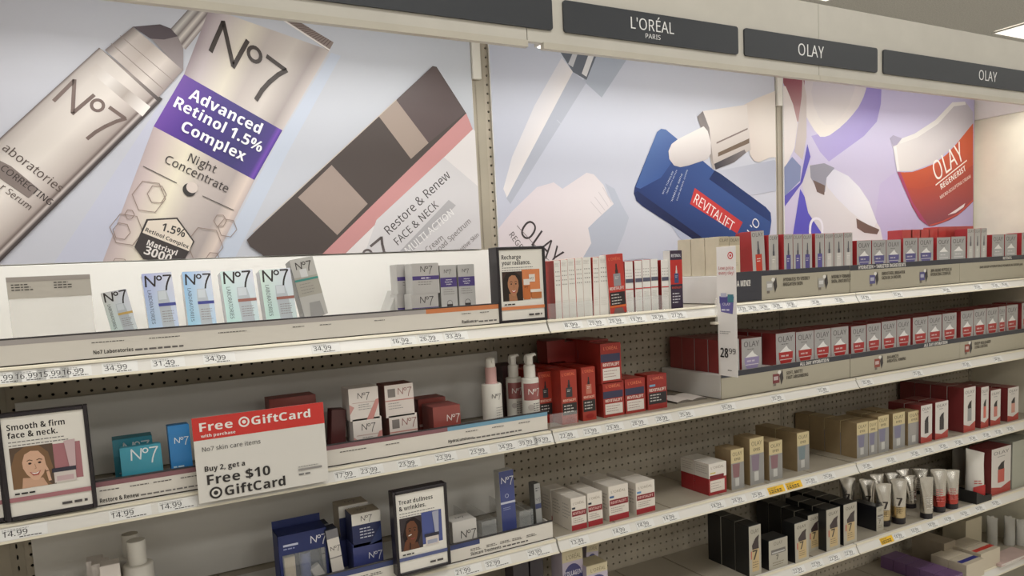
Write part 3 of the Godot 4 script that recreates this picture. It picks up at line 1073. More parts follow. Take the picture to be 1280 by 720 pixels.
func box_at(called: String, label: String, group: String, at: Vector3, size: Vector3, kind: String, opt := {}) -> Node3D:
	var w := size.x
	var h := size.y
	var d := size.z
	var tint: Color = opt.get("tint", K(150, 60, 60))
	var side: Color = opt.get("side", K(200, 196, 190))
	var top: Color = opt.get("top", side)
	var mat: Material = mats[opt.get("mat", "board")]
	at.y += d * sin(deg_to_rad(opt.get("lean", 0.0))) + w / 2 * sin(deg_to_rad(absf(opt.get("roll", 0.0))))  # a tipped carton stands on its edge
	var t := thing(called, label, "box", at, group)
	t.rotation_degrees = Vector3(-opt.get("lean", 0.0), opt.get("turn", 0.0), opt.get("roll", 0.0))
	var s := Sol.new()
	s.box(Vector3(-w / 2, 0, -d), Vector3(w / 2, h, 0), 0.0007, [side, top, opt.get("back", side)])
	part(t, "body", s.done(), mat)
	var a := Art.new(face("front", w, h, d))
	front(kind, a, w, h, tint)
	if opt.has("band"):
		front("lab_band", a, w, h, opt.band)
	part(t, "front_print", a.done(), mats[opt.get("print", "gloss")])
	if opt.get("flap", true):  # tuck flap on top, a card's thickness proud
		s = Sol.new()
		s.box(Vector3(-w / 2 + 0.002, h, -d + 0.004), Vector3(w / 2 - 0.002, h + 0.0006, -0.0015), 0.0002, top)
		part(t, "tuck_flap", s.done(), mat)
	if opt.has("side_kind"):
		a = Art.new(face("left", w, h, d))
		front(opt.side_kind, a, d, h, opt.get("side_tint", tint))
		part(t, "side_print", a.done(), mats[opt.get("print", "gloss")])
	if opt.has("top_seven"):
		a = Art.new(face("top", w, h, d))
		a.lay = 0.0008
		a.seven(w * 0.32, d * 0.4, w * 0.16, K(70, 66, 66), 0.12)
		part(t, "top_print", a.done(), mats.gloss)
	return t


func rows(called: String, label: String, group: String, level: int, spec: Array, opt: Dictionary, deep: int) -> void:  # the same carton and more of them standing behind it
	for i in deep:
		var o := opt.duplicate()
		o.z = opt.get("z", 0.285) - i * (opt.get("d", 0.05) + 0.002)
		if i == 0:
			carton(called, label, group, level, spec, o)
			continue
		var y: float = o.get("base", SHELF_Y[level])
		var x0 := x_at(spec[0], y + 0.05, opt.get("z", 0.285))
		var x1 := x_at(spec[1], y + 0.05, opt.get("z", 0.285))
		var h := y_at(spec[2], x0, opt.get("z", 0.285)) - y
		box_at(called, label + ", standing behind", group + ", back rows", Vector3((x0 + x1) / 2 + 0.0012 * sin(i * 5.0 + x0 * 30.0), y, o.z), Vector3(x1 - x0 - 0.0006, h, o.get("d", 0.05)), spec[3], o)


func bottle(called: String, label: String, at: Vector3, h: float, r: float, kind: String, group := "") -> void:
	var t := thing(called, label, "bottle", at, group)
	var white := K(226, 222, 214)
	var s := Sol.new()
	var bh := h * (0.66 if kind != "cap" else 0.72)
	s.lathe(Vector3.ZERO, [[r * 0.93, 0.0], [r, h * 0.015], [r, bh - r * 0.12], [r * 0.95, bh - r * 0.03], [r * 0.8, bh]], white, 24)
	part(t, "body", s.done(), mats.plastic)
	var wrap := func(y0: float, y1: float, a0: float, a1: float, col: Color, called_part: String, grow: float) -> void:
		var q := Sol.new()
		var seg := 18
		for i in seg:
			var a := lerpf(a0, a1, float(i) / seg)
			var b := lerpf(a0, a1, float(i + 1) / seg)
			var pa := Vector3(sin(a), 0, cos(a))
			var pb := Vector3(sin(b), 0, cos(b))
			var rr: float = r + grow
			q.smooth(pa * rr + Vector3(0, y0, 0), pb * rr + Vector3(0, y0, 0), pb * rr + Vector3(0, y1, 0), pa, pb, pb, col)
			q.smooth(pa * rr + Vector3(0, y0, 0), pb * rr + Vector3(0, y1, 0), pa * rr + Vector3(0, y1, 0), pa, pb, pa, col)
		part(t, called_part, q.done(), mats.gloss)
	# lettering wrapped round the front
	var flat := Art.new()
	match kind:
		"airless":
			flat.seven(-r * 0.45, bh * 0.72, r * 0.42, K(84, 80, 80), 0.11)
			flat.fine(-r * 0.1, bh * 0.52, r * 0.8, 6, bh * 0.05, bh * 0.012, K(140, 136, 134))
			s = Sol.new()
			s.lathe(Vector3.ZERO, [[r * 0.62, bh], [r * 0.6, bh + h * 0.02], [r * 0.56, bh + h * 0.02], [r * 0.56, bh + h * 0.02], [r * 0.56, bh + h * 0.21], [r * 0.54, bh + h * 0.215]], K(206, 164, 160), 22)
			part(t, "collar", s.done(), mats.plastic)
			s = Sol.new()
			s.lathe(Vector3.ZERO, [[r * 0.48, bh + h * 0.215], [r * 0.48, h * 0.97], [r * 0.42, h * 0.99], [r * 0.2, h]], white, 22)
			part(t, "button", s.done(), mats.plastic)
			s = Sol.new()
			s.box(Vector3(-r * 0.12, h * 0.93, r * 0.3), Vector3(r * 0.12, h * 0.97, r * 0.62), r * 0.04, white)
			part(t, "nozzle", s.done(), mats.plastic)
		"pump":
			wrap.call(bh * 0.56, bh * 0.9, -1.35, 1.35, K(158, 96, 94), "label_band", 0.0003)
			flat.seven(-r * 0.72, bh * 0.68, r * 0.62, K(236, 230, 226), 0.12)
			flat.ell(-r * 0.5, bh * 0.42, r * 0.34, r * 0.34, K(196, 188, 182))
			flat.fine(-r * 0.25, bh * 0.48, r * 1.1, 6, bh * 0.045, bh * 0.016, K(120, 114, 112))
			s = Sol.new()
			s.lathe(Vector3.ZERO, [[r * 0.66, bh], [r * 0.66, bh + h * 0.16], [r * 0.6, bh + h * 0.17], [r * 0.5, bh + h * 0.175], [r * 0.5, bh + h * 0.175], [r * 0.44, bh + h * 0.18], [r * 0.44, h * 0.93], [r * 0.42, h * 0.95]], white, 22)
			part(t, "collar", s.done(), mats.plastic)
			var rings := []  # head and spout in one piece, pointing to the right
			for e in [[-0.46, 0.90, 0.10, 0.40], [-0.36, 0.935, 0.065, 0.44], [0.0, 0.945, 0.055, 0.44], [0.4, 0.955, 0.045, 0.34], [0.75, 0.965, 0.028, 0.2], [0.88, 0.95, 0.02, 0.14]]:
				var ring := []
				for j in 10:
					var a := TAU * j / 10
					ring.append(Vector3(e[0] * r, h * e[1] + sin(a) * h * e[2] * 0.6, cos(a) * r * e[3]))
				rings.append(ring)
			s = Sol.new()
			s.loft(rings, [white, white, white, white, white, white])
			part(t, "pump_head", s.done(), mats.plastic)
		"cap":
			flat.seven(-r * 0.6, bh * 0.5, r * 0.66, K(58, 56, 56), 0.12)
			wrap.call(0.0, bh * 0.3, -1.4, 1.4, K(206, 176, 160), "label_band", 0.0003)
			s = Sol.new()
			s.lathe(Vector3.ZERO, [[r * 0.62, bh], [r * 0.62, h * 0.985], [r * 0.59, h]], white, 24)
			part(t, "screw_cap", s.done(), mats.plastic)
	for i in flat.v.size():
		var p := flat.v[i]
		var a := clampf(p.x / r, -1.4, 1.4)
		var rr := r + 0.0014 + p.z * 0.2
		flat.v[i] = Vector3(sin(a) * rr, p.y, cos(a) * rr)
		flat.n[i] = Vector3(sin(a), 0, cos(a))
	part(t, "lettering", flat.done(), mats.gloss)


func tube(label: String, at: Vector3, h: float, r: float, col: Color, low: Color, turn := 0.0, group := "", cap := K(34, 32, 34), mark := "7") -> void:
	var t := thing("squeeze_tube", label, "tube", at, group)
	t.rotation_degrees = Vector3(0, turn - 40.0, 0)
	var s := Sol.new()
	var ch := h * 0.13
	s.lathe(Vector3.ZERO, [[r * 0.9, 0.0], [r * 0.96, h * 0.01], [r * 0.94, ch], [r * 0.9, ch]], cap, 20)
	part(t, "cap", s.done(), mats.plastic)
	var rings := []
	var cols := []
	for e in [[0.0, 0.9, 0.9], [0.04, 0.98, 0.98], [0.3, 1.0, 0.9], [0.6, 1.06, 0.62], [0.85, 1.13, 0.28], [0.94, 1.16, 0.07], [1.0, 1.16, 0.05]]:
		var ring := []
		for j in 18:
			var a := TAU * j / 18
			var y: float = lerpf(ch, h, e[0])
			if e[0] > 0.9:
				y -= h * 0.02 * cos(a) * cos(a)
			ring.append(Vector3(cos(a) * r * e[1], y, sin(a) * r * e[2]))
		rings.append(ring)
		cols.append(low if e[0] < 0.2 else col)
	s = Sol.new()
	s.loft(rings, cols)
	part(t, "body", s.done(), mats.tube)
	var a := Art.new(Transform3D(Basis(Vector3.RIGHT, deg_to_rad(-12.0)), Vector3(0, ch, r * 0.96 + h * 0.063)))
	if mark == "7":
		a.text("7", 0, h * 0.30, h * 0.17, K(50, 44, 40), true, 1)
		a.fine(-r * 0.5, h * 0.25, r, 4, h * 0.04, h * 0.014, K(110, 90, 60))
	else:
		a.fine(-r * 0.55, h * 0.4, r * 1.1, 6, h * 0.05, h * 0.02, low.lerp(Color.WHITE, 0.1))
	part(t, "printing", a.done(), mats.gloss)


# ---- portraits and products printed on the framed signs
func portrait(a: Art, x: float, y: float, w: float, h: float, skin: Color, hair: Color, ground: Color, style: int) -> void:
	a.rect(x, y, w, h, ground)
	var P := func(u: float, v: float) -> Vector2: return Vector2(x + u * w, y + v * h)
	if style == 0:  # shoulder-length light brown hair, head tilted
		a.poly([P.call(0.0, 0.0), P.call(0.0, 0.55), P.call(0.12, 0.85), P.call(0.35, 1.0), P.call(0.68, 1.0), P.call(0.88, 0.8), P.call(0.96, 0.4), P.call(0.82, 0.1), P.call(0.9, 0.0)], hair)
		a.poly([P.call(0.2, 0.0), P.call(0.24, 0.25), P.call(0.7, 0.2), P.call(0.8, 0.0)], skin.lerp(hair, 0.2))
	elif style == 1:  # long dark curls
		a.poly([P.call(0.0, 0.0), P.call(0.02, 0.7), P.call(0.22, 0.95), P.call(0.6, 1.0), P.call(0.9, 0.85), P.call(1.0, 0.4), P.call(0.95, 0.0)], hair)
		a.poly([P.call(0.3, 0.0), P.call(0.3, 0.25), P.call(0.66, 0.25), P.call(0.72, 0.0)], skin.lerp(hair, 0.15))
	else:  # hair pulled back, hand on the cheek
		a.poly([P.call(0.25, 0.0), P.call(0.1, 0.45), P.call(0.3, 0.9), P.call(0.66, 0.98), P.call(0.95, 0.8), P.call(0.98, 0.5), P.call(0.8, 0.2), P.call(0.8, 0.0)], hair)
		a.poly([P.call(0.42, 0.0), P.call(0.45, 0.2), P.call(0.76, 0.2), P.call(0.85, 0.0)], skin.lerp(hair, 0.25))
	var c: Vector2 = P.call(0.53, 0.52)
	var rx := w * 0.27
	var ry := h * 0.36
	a.poly([c + Vector2(-rx, ry * 0.3), c + Vector2(-rx * 0.75, ry * 0.8), c + Vector2(-rx * 0.2, ry), c + Vector2(rx * 0.45, ry * 0.95), c + Vector2(rx * 0.92, ry * 0.5), c + Vector2(rx, -ry * 0.05), c + Vector2(rx * 0.75, -ry * 0.6), c + Vector2(rx * 0.25, -ry), c + Vector2(-rx * 0.2, -ry * 0.98), c + Vector2(-rx * 0.7, -ry * 0.55), c + Vector2(-rx * 0.98, -ry * 0.1)], skin)
	for e in [-0.42, 0.42]:
		var o := c + Vector2(rx * (e + 0.06), ry * 0.16)
		a.ell(o.x, o.y, rx * 0.15, ry * 0.07, K(50, 36, 32), 10)
		a.line([o + Vector2(-rx * 0.24, ry * 0.18), o + Vector2(0, ry * 0.25), o + Vector2(rx * 0.24, ry * 0.17)], ry * 0.05, hair.lerp(K(60, 44, 36), 0.6))
	a.line([c + Vector2(rx * 0.05, ry * 0.1), c + Vector2(rx * 0.14, -ry * 0.2), c + Vector2(-rx * 0.02, -ry * 0.24)], ry * 0.04, skin.lerp(K(110, 60, 46), 0.4))
	if style == 2:
		a.line([c + Vector2(-rx * 0.28, -ry * 0.5), c + Vector2(rx * 0.05, -ry * 0.55), c + Vector2(rx * 0.4, -ry * 0.48)], ry * 0.09, K(150, 74, 70))
		for k in 4:
			a.line([P.call(0.12 + 0.07 * k, 0.0), P.call(0.22 + 0.06 * k, 0.28 + 0.05 * k)], w * 0.06, skin.lerp(K(90, 52, 36), 0.2))
		a.line([P.call(0.36, 0.44), P.call(0.5, 0.47)], h * 0.03, K(226, 220, 214))
	else:
		a.poly([c + Vector2(-rx * 0.45, -ry * 0.4), c + Vector2(rx * 0.05, -ry * 0.5), c + Vector2(rx * 0.52, -ry * 0.36), c + Vector2(rx * 0.3, -ry * 0.66), c + Vector2(-rx * 0.15, -ry * 0.68)], K(176, 84, 78))
		a.poly([c + Vector2(-rx * 0.34, -ry * 0.45), c + Vector2(rx * 0.05, -ry * 0.51), c + Vector2(rx * 0.42, -ry * 0.42), c + Vector2(rx * 0.2, -ry * 0.57), c + Vector2(-rx * 0.1, -ry * 0.58)], K(240, 234, 228))
	if style == 0:
		a.line([P.call(0.86, 0.1), P.call(0.82, 0.36), P.call(0.76, 0.52)], w * 0.07, skin)


func framed_sign(label: String, corners: Array, z: float, deep: float, kind: int) -> void:
	# corners: top left, top right, bottom right, bottom left of the front in photo pixels
	var p := []
	for q in corners:
		p.append(on_z(q[0], q[1], z))
	var x0: float = (p[0].x + p[3].x) / 2
	var x1: float = (p[1].x + p[2].x) / 2
	var y0: float = (p[2].y + p[3].y) / 2
	var y1: float = (p[0].y + p[1].y) / 2
	var w := x1 - x0
	var h := y1 - y0
	var t := thing("sign_frame", label, "sign", Vector3((x0 + x1) / 2, y0, z))
	var b := 0.0075
	var black := K(34, 33, 34)
	var s := Sol.new()
	for e in [[Vector3(-w / 2, 0, -deep), Vector3(-w / 2 + b, h, 0)], [Vector3(w / 2 - b, 0, -deep), Vector3(w / 2, h, 0)], [Vector3(-w / 2 + b, 0, -deep), Vector3(w / 2 - b, b, 0)], [Vector3(-w / 2 + b, h - b, -deep), Vector3(w / 2 - b, h, 0)]]:
		s.box(e[0], e[1], 0.0012, black)
	part(t, "frame", s.done(), mats.plastic)
	s = Sol.new()
	s.box(Vector3(-w / 2 + b, b, -deep), Vector3(w / 2 - b, h - b, -0.004), 0.0, black)
	part(t, "back_board", s.done(), mats.plastic)
	var a := Art.new(Transform3D(Basis(), Vector3(-w / 2 + b, b, -0.0035)))
	var W := w - 2 * b
	var H := h - 2 * b
	a.rect(0, 0, W, H, K(232, 228, 220))
	var ink := K(40, 38, 38)
	var lines: Array = [["Smooth & firm", "face & neck."], ["Recharge", "your radiance."], ["Treat dullness", "& wrinkles."]][kind]
	var accent: Color = [K(170, 116, 122), K(216, 134, 88), K(92, 100, 142)][kind]
	var ty: Array = [0.055, 0.055, 0.05]
	var hh: float = H * ty[kind]
	var widths: Array = [[0.70, 0.60], [0.44, 0.66], [0.70, 0.55]][kind]
	a.text(lines[0], W * 0.06, H * 0.865, hh * 1.1, ink, true, 0, W * widths[0])
	a.text(lines[1], W * 0.06, H * 0.785, hh * 1.1, ink, true, 0, W * widths[1])
	a.fine(W * 0.06, H * 0.74, W * 0.72, 2, H * 0.035, H * 0.010, K(130, 126, 124))
	var py := H * 0.27
	var ph := H * 0.42
	a.rect(W * 0.5, py + H * 0.03, W * 0.42, ph * (0.98 if kind else 0.9), accent if kind != 2 else K(82, 92, 150))
	match kind:
		0: portrait(a, W * 0.06, py, W * 0.52, ph, K(218, 176, 150), K(128, 98, 72), K(96, 78, 66), 0)
		1: portrait(a, W * 0.05, py, W * 0.46, ph, K(176, 124, 92), K(46, 34, 30), K(70, 52, 46), 1)
		2: portrait(a, W * 0.05, py, W * 0.45, ph, K(112, 72, 52), K(38, 28, 26), K(66, 56, 60), 2)
	var glass := accent.lerp(Color.WHITE, 0.45)
	if kind == 1:  # two serum bottles and a jar in orange
		a.rect(W * 0.52, py + ph * 0.02, W * 0.16, ph * 0.5, K(196, 112, 62))
		a.rect(W * 0.53, py + ph * 0.52, W * 0.14, ph * 0.2, K(226, 218, 210))
		a.rect(W * 0.66, py + ph * 0.62, W * 0.14, ph * 0.26, K(226, 218, 210))
		a.seven(W * 0.675, py + ph * 0.7, ph * 0.07, ink, 0.12)
		a.seven(W * 0.55, py + ph * 0.42, ph * 0.06, ink, 0.12)
		a.rect(W * 0.70, py + ph * 0.04, W * 0.24, ph * 0.24, K(186, 112, 66))
		a.rect(W * 0.68, py + ph * 0.26, W * 0.28, ph * 0.1, K(226, 216, 206))
	else:  # a squeeze tube and a glass jar
		a.poly([Vector2(W * 0.72, py + ph * 1.02), Vector2(W * 0.86, py + ph * 1.04), Vector2(W * 0.84, py + ph * 0.38), Vector2(W * 0.76, py + ph * 0.36)], glass.lerp(accent, 0.3))
		a.rect(W * 0.76, py + ph * 0.18, W * 0.09, ph * 0.2, accent)
		a.rect(W * 0.56, py + ph * 0.02, W * 0.27, ph * 0.26, K(214, 204, 198))
		a.rect(W * 0.59, py + ph * 0.06, W * 0.21, ph * 0.12, accent.lerp(Color.WHITE, 0.3))
		a.rect(W * 0.54, py + ph * 0.28, W * 0.3, ph * 0.1, K(60, 56, 70))
	a.fine(W * 0.07, H * 0.215, W * 0.3, 1, H * 0.03, H * 0.016, ink)
	a.rect(0, H * 0.145, W, H * 0.045, accent)
	a.fine(W * 0.62, H * 0.045, W * 0.34, 1, H * 0.03, H * 0.026, K(80, 76, 76))
	part(t, "poster_print", a.done(), mats.film)


# ---- posters on the back wall; their print is drawn in photo pixels laid on the wall's plane
var sheet: Art
const POSTER_Z := 0.010


func W2(px: float, py: float) -> Vector2:
	var p := on_z(px, py, POSTER_Z)
	return Vector2(p.x, p.y)


func PP(flat: Array) -> Array:
	var out := []
	for i in range(0, flat.size(), 2):
		out.append(W2(flat[i], flat[i + 1]))
	return out


func shape(flat: Array, col: Color) -> void:
	sheet.poly(PP(flat), col)


func band(flat: Array, stops: Array) -> void:  # a0 a1 b0 b1
	var p := PP(flat)
	sheet.band(p[0], p[1], p[2], p[3], stops)


func grad(flat: Array, axis: Array, c0: Color, c1: Color) -> void:  # printed tone running from one point to another
	var p := PackedVector2Array(PP(flat))
	var o := W2(axis[0], axis[1])
	var d := W2(axis[2], axis[3]) - o
	var cs := []
	for q in p:
		cs.append(c0.lerp(c1, clampf((q - o).dot(d) / d.length_squared(), 0.0, 1.0)))
	sheet.up()
	var ix := Geometry2D.triangulate_polygon(p)
	for i in range(0, ix.size(), 3):
		sheet.tri(p[ix[i]], p[ix[i + 1]], p[ix[i + 2]], cs[ix[i]], cs[ix[i + 1]], cs[ix[i + 2]])


func words(what: String, flat: Array, col: Color, bold := false, tall := 1.0) -> void:
	var p := PP(flat)
	sheet.along(what, p[0], p[1], col, bold, tall)


func stroke(flat: Array, w: float, col: Color) -> void:
	sheet.line(PP(flat), w, col)


func hexagon(cx: float, cy: float, r: float, turn: float, col: Color) -> void:
	var f := []
	for i in 7:
		var a := deg_to_rad(turn + 60 * i)
		f.append_array([cx + cos(a) * r, cy + sin(a) * r])
	stroke(f, 0.0016, col)


func poster(label: String, x0: float, x1: float, y0: float, y1: float) -> Node3D:
	var at := Vector3((x0 + x1) / 2, y0, 0)
	var t := thing("advertising_poster", label, "poster", at)
	var s := Sol.new()
	s.box(Vector3(x0, y0, 0.004) - at, Vector3(x1, y1, POSTER_Z) - at, 0.0008, K(236, 234, 232))
	part(t, "backing_board", s.done(), mats.film)
	sheet = Art.new(Transform3D(Basis(), Vector3(0, 0, POSTER_Z + 0.0002) - at))
	sheet.step = 0.00006
	sheet.tone = 0.92
	sheet.clip = Rect2(x0 + 0.001, y0 + 0.001, x1 - x0 - 0.002, y1 - y0 - 0.002)
	return t


func logo7(flat: Array, col: Color, w: float) -> void:  # flat: foot of the N, end of its width (0.86 h), direction of its height, in pixels
	var o := W2(flat[0], flat[1])
	var u := (W2(flat[2], flat[3]) - o) / 0.72
	var v := W2(flat[4], flat[5]) - o - u * 0.06
	sheet.m = Transform2D(u, v, o)
	sheet.seven(0, 0, 1.0, col, w)
	sheet.m = Transform2D()


func build_posters() -> void:
	var t := poster("wide poster of a serum bottle, a purple-banded tube and a pink and brown cream box", -1.215, -0.028, 1.588, 2.29)
	var r := sheet.clip
	sheet.quad(r.position, Vector2(r.end.x, r.position.y), r.end, Vector2(r.position.x, r.end.y), K(196, 197, 208), K(200, 204, 212), K(200, 204, 212), K(196, 197, 206))
	shape([60, 340, 200, 130, 236, 150, 190, 230, 120, 340], K(194, 196, 214))
	shape([414, 66, 426, 70, 360, 190, 285, 340, 262, 340, 345, 180], K(196, 204, 220))
	# metal stick behind the bottle
	band([206, 44, 232, 62, 246, 0, 276, 8], [[0.0, K(110, 104, 104)], [0.2, K(205, 200, 196)], [0.4, K(130, 122, 120)], [0.55, K(220, 212, 206)], [0.75, K(120, 110, 110)], [0.85, K(214, 206, 202)], [1.0, K(140, 128, 128)]])
	# tube
	var mt := [[0.0, K(160, 146, 152)], [0.12, K(200, 189, 192)], [0.34, K(226, 218, 204)], [0.5, K(194, 184, 180)], [0.72, K(210, 202, 196)], [0.9, K(172, 162, 160)], [1.0, K(206, 197, 194)]]
	band([262, 10, 412, 63, 230, 93, 353, 163], mt)
	band([230, 93, 353, 163, 192, 158, 318, 225], [[0.0, K(112, 78, 164)], [0.18, K(92, 62, 150)], [0.4, K(78, 62, 132)], [0.75, K(72, 68, 120)], [0.93, K(84, 70, 136)], [0.97, K(120, 84, 180)], [1.0, K(84, 66, 140)]])
	band([192, 158, 318, 225, 116, 360, 250, 360], [[0.0, K(186, 170, 172)], [0.1, K(206, 190, 188)], [0.34, K(234, 226, 206)], [0.55, K(198, 187, 182)], [0.82, K(178, 167, 164)], [0.94, K(222, 206, 196)], [1.0, K(194, 178, 176)]])
	shape([352, 24, 374, 27, 417, 53, 411, 64], K(150, 136, 130))
	for i in 16:
		var k := i / 16.0
		stroke([lerpf(356, 411, k), lerpf(25, 60, k), lerpf(372, 416, k), lerpf(26.5, 53, k)], 0.002, K(112, 98, 94))
	stroke([352, 24, 412, 63], 0.004, K(238, 232, 228))
	logo7([263, 65, 291, 85, 279, 28], K(74, 68, 66), 0.13)
	words("Advanced", [235, 123, 324, 168], Color.WHITE, true)
	words("Retinol 1.5%", [216, 133, 325, 191], Color.WHITE, true)
	words("Complex", [225, 163, 304, 202], Color.WHITE, true)
	words("Night", [234, 201, 268, 217], K(70, 66, 66))
	words("Concentrate", [205, 203, 283, 241], K(70, 66, 66))
	stroke([179, 208, 221, 229], 0.002, K(90, 84, 82))
	stroke([253, 245, 292, 263], 0.002, K(90, 84, 82))
	var mo := W2(236.5, 237.5)
	sheet.ell(mo.x, mo.y, 0.0145, 0.0155, K(66, 62, 62), 24)
	sheet.ell(mo.x + 0.0065, mo.y + 0.0055, 0.0125, 0.0130, K(216, 203, 196), 24)
	for hx in [[196, 243, 12, 3], [186, 246, 21, 8], [275, 276, 8, 0], [152, 289, 11, 10], [158, 287, 21, 8], [162, 268, 6, 5], [149, 334, 12, 5], [256, 306, 23, 8], [284, 285, 12, 10], [266, 324, 9, 5]]:
		hexagon(hx[0], hx[1], hx[2], hx[3], K(150, 132, 124))
	shape([183, 274, 221.5, 272, 243, 302, 227, 331, 179, 324, 168, 309], K(70, 66, 66))
	shape([185, 276, 220.5, 274, 241, 302, 236, 314, 178, 291], K(226, 214, 200))
	words("1.5%", [201, 288, 230, 297], K(66, 62, 62), true, 1.1)
	words("Retinol Complex", [181, 289, 235, 311], K(66, 62, 62), true)
	words("Matrixyl", [183, 306, 220, 319.5], K(232, 226, 222), true)
	words("3000", [179, 317, 212, 329], K(232, 226, 222), true)
	# serum bottle
	band([124, 60, 199, 129, -72, 239, -57, 385], [[0.0, K(90, 78, 76)], [0.03, K(176, 166, 162)], [0.08, K(190, 181, 177)], [0.2, K(212, 204, 199)], [0.5, K(226, 218, 212)], [0.72, K(200, 190, 185)], [0.86, K(170, 158, 154)], [0.9, K(110, 96, 92)], [0.93, K(200, 190, 186)], [0.965, K(82, 72, 72)], [1.0, K(70, 62, 62)]])
	band([110, 88, 178, 146, 120, 80, 188, 134], [[0.0, K(196, 186, 180)], [0.3, K(230, 224, 220)], [0.6, K(176, 164, 158)], [0.9, K(226, 220, 216)], [1.0, K(240, 236, 230)]])
	band([124, 60, 199, 129, 129, 64, 203, 124], [[0.0, K(126, 114, 110)], [0.5, K(160, 148, 144)], [1.0, K(60, 54, 54)]])
	band([131, 63, 198, 122, 166, 34, 229, 88], [[0.0, K(120, 110, 108)], [0.15, K(206, 196, 192)], [0.4, K(190, 178, 172)], [0.7, K(222, 212, 206)], [1.0, K(150, 138, 136)]])
	shape([166, 34, 200, 31, 213, 36, 222, 46, 229, 61, 229, 89, 210, 72, 190, 50], K(150, 140, 142))
	shape([166, 34, 200, 31, 213, 36, 222, 46, 205, 50, 188, 49], K(92, 84, 90))
	stroke([139, 55, 204, 112], 0.002, K(150, 138, 132))
	stroke([150, 45, 217, 102], 0.0015, K(150, 138, 132))
	logo7([67, 127, 90, 143, 93, 101], K(120, 104, 100), 0.13)
	shape([-2, 200, 14, 208, 48, 236, 36, 248, -2, 222], K(134, 122, 118))
	words("aboratories", [2, 187, 74, 241], K(96, 84, 80))
	words("CORRECTING", [0, 212, 62, 257], K(56, 50, 50))
	words("r Serum", [0, 236, 36, 263], K(96, 84, 80))
	# cream box
	shape([540, 83, 545, 84, 582, 142, 590, 162, 430, 340, 395, 345, 345, 345, 327, 318, 312, 308, 308, 300, 320, 288], K(84, 74, 72))
	shape([540, 84, 545, 85, 581, 141, 535, 179, 495, 126], K(96, 84, 84))
	shape([473, 146, 495, 126, 535, 179, 513, 199], K(166, 150, 140))
	shape([372, 247, 414, 206.5, 459, 255, 421, 294], K(164, 148, 140))
	stroke([316, 290, 495, 125], 0.0022, K(206, 194, 184))
	shape([582, 142, 590, 162, 425, 323, 400, 345, 372, 345, 401, 319], K(204, 148, 148))
	shape([590, 162, 640, 190, 640, 360, 400, 360, 420, 328], K(228, 223, 224))
	shape([554, 197, 640, 270, 640, 360, 440, 360, 470, 275], K(214, 211, 214))
	words("Restore & Renew", [486, 294, 563, 221], K(66, 60, 60))
	words("FACE & NECK", [497, 307, 548, 258], K(66, 60, 60))
	shape([560, 250, 569, 257, 500, 330, 484, 330], K(180, 178, 182))
	words("MULTI ACTION", [510, 318, 567, 268], K(240, 238, 238))
	words("Cream", [534, 316, 554, 299], K(120, 114, 114))
	words("Broad Spectrum", [543, 320, 588, 278], K(120, 114, 114))
	words("Sensitive Skin", [568, 322, 598, 295], K(120, 114, 114))
	logo7([447, 353, 462, 340.5, 431, 332], K(104, 96, 96), 0.12)
	part(t, "poster_print", sheet.done(), mats.film)

	t = poster("pale poster of a blue bottle with a chrome dropper lying on its side", 0.031, 1.188, 1.44, 2.29)
	r = sheet.clip
	sheet.quad(r.position, Vector2(r.end.x, r.position.y), r.end, Vector2(r.position.x, r.end.y), K(198, 200, 216), K(204, 206, 217), K(206, 208, 217), K(196, 200, 214))
	shape([743, 66, 785, 72, 752, 122, 729, 101], K(172, 178, 192))
	shape([697, 60, 747, 66, 733, 100, 716, 90], K(104, 108, 118))
	shape([716, 66, 722, 67, 716, 84, 710, 80], K(196, 196, 200))
	shape([736, 67, 743, 68, 733, 96, 727, 92], K(224, 222, 222))
	grad([702, 72, 716, 90, 634, 248, 629, 236, 640, 196, 668, 132], [668, 120, 690, 140], K(216, 214, 222), K(232, 226, 226))
	shape([716, 90, 733, 103, 638, 255, 633, 248], K(180, 184, 198))
	stroke([696, 150, 702, 156], 0.002, K(200, 204, 214))
	shape([756, 229, 768, 236, 776, 254, 786, 272, 780, 292, 760, 340, 700, 345, 737, 300, 735, 285, 767, 255], K(186, 191, 206))
	grad([612, 300, 640, 264, 671, 234, 692, 228, 703, 236, 733, 216, 742, 218, 754, 231, 760, 245, 767, 255, 744, 276, 735, 285, 739, 304, 724, 330, 700, 380, 600, 380], [660, 250, 740, 300], K(222, 212, 218), K(232, 224, 226))
	for i in 4:
		stroke([738 + i * 5, 252 - i * 6, 752 + i * 4, 268 - i * 5], 0.0025, K(210, 202, 206))
	words("OLAY", [648, 291, 693, 334], K(70, 62, 64), false, 1.15)
	words("REGENERIST", [636, 294, 668, 340], K(86, 78, 80))
	stroke([646, 282, 690, 330], 0.0018, K(110, 100, 102))
	# blue bottle
	grad([828, 268, 962, 290, 965, 330, 880, 340], [880, 340, 960, 290], K(176, 182, 202), K(196, 198, 212))
	grad([895, 214, 968, 200, 985, 236, 930, 246], [930, 246, 960, 200], K(196, 198, 210), K(180, 184, 200))
	grad([821, 165, 826, 161, 832, 162, 838, 167, 891, 212, 957, 259, 963, 266, 964, 276, 962, 292, 950, 312, 905, 345, 872, 302, 803, 257, 795, 250, 792, 242, 793, 234], [880, 180, 830, 280], K(64, 92, 152), K(40, 54, 104))
	grad([821, 165, 826, 161, 832, 162, 838, 167, 855, 181, 826, 222, 800, 236, 794, 234], [822, 165, 850, 215], K(86, 112, 166), K(56, 84, 146))
	grad([792, 241, 797, 239, 812, 250, 876, 296, 905, 332, 905, 345, 872, 303, 803, 258, 795, 251], [797, 239, 880, 320], K(40, 50, 92), K(26, 32, 60))
	grad([893, 213, 900, 217, 957, 259, 963, 267, 962, 277, 945, 266, 886, 224], [890, 214, 962, 276], K(34, 48, 92), K(44, 62, 116))
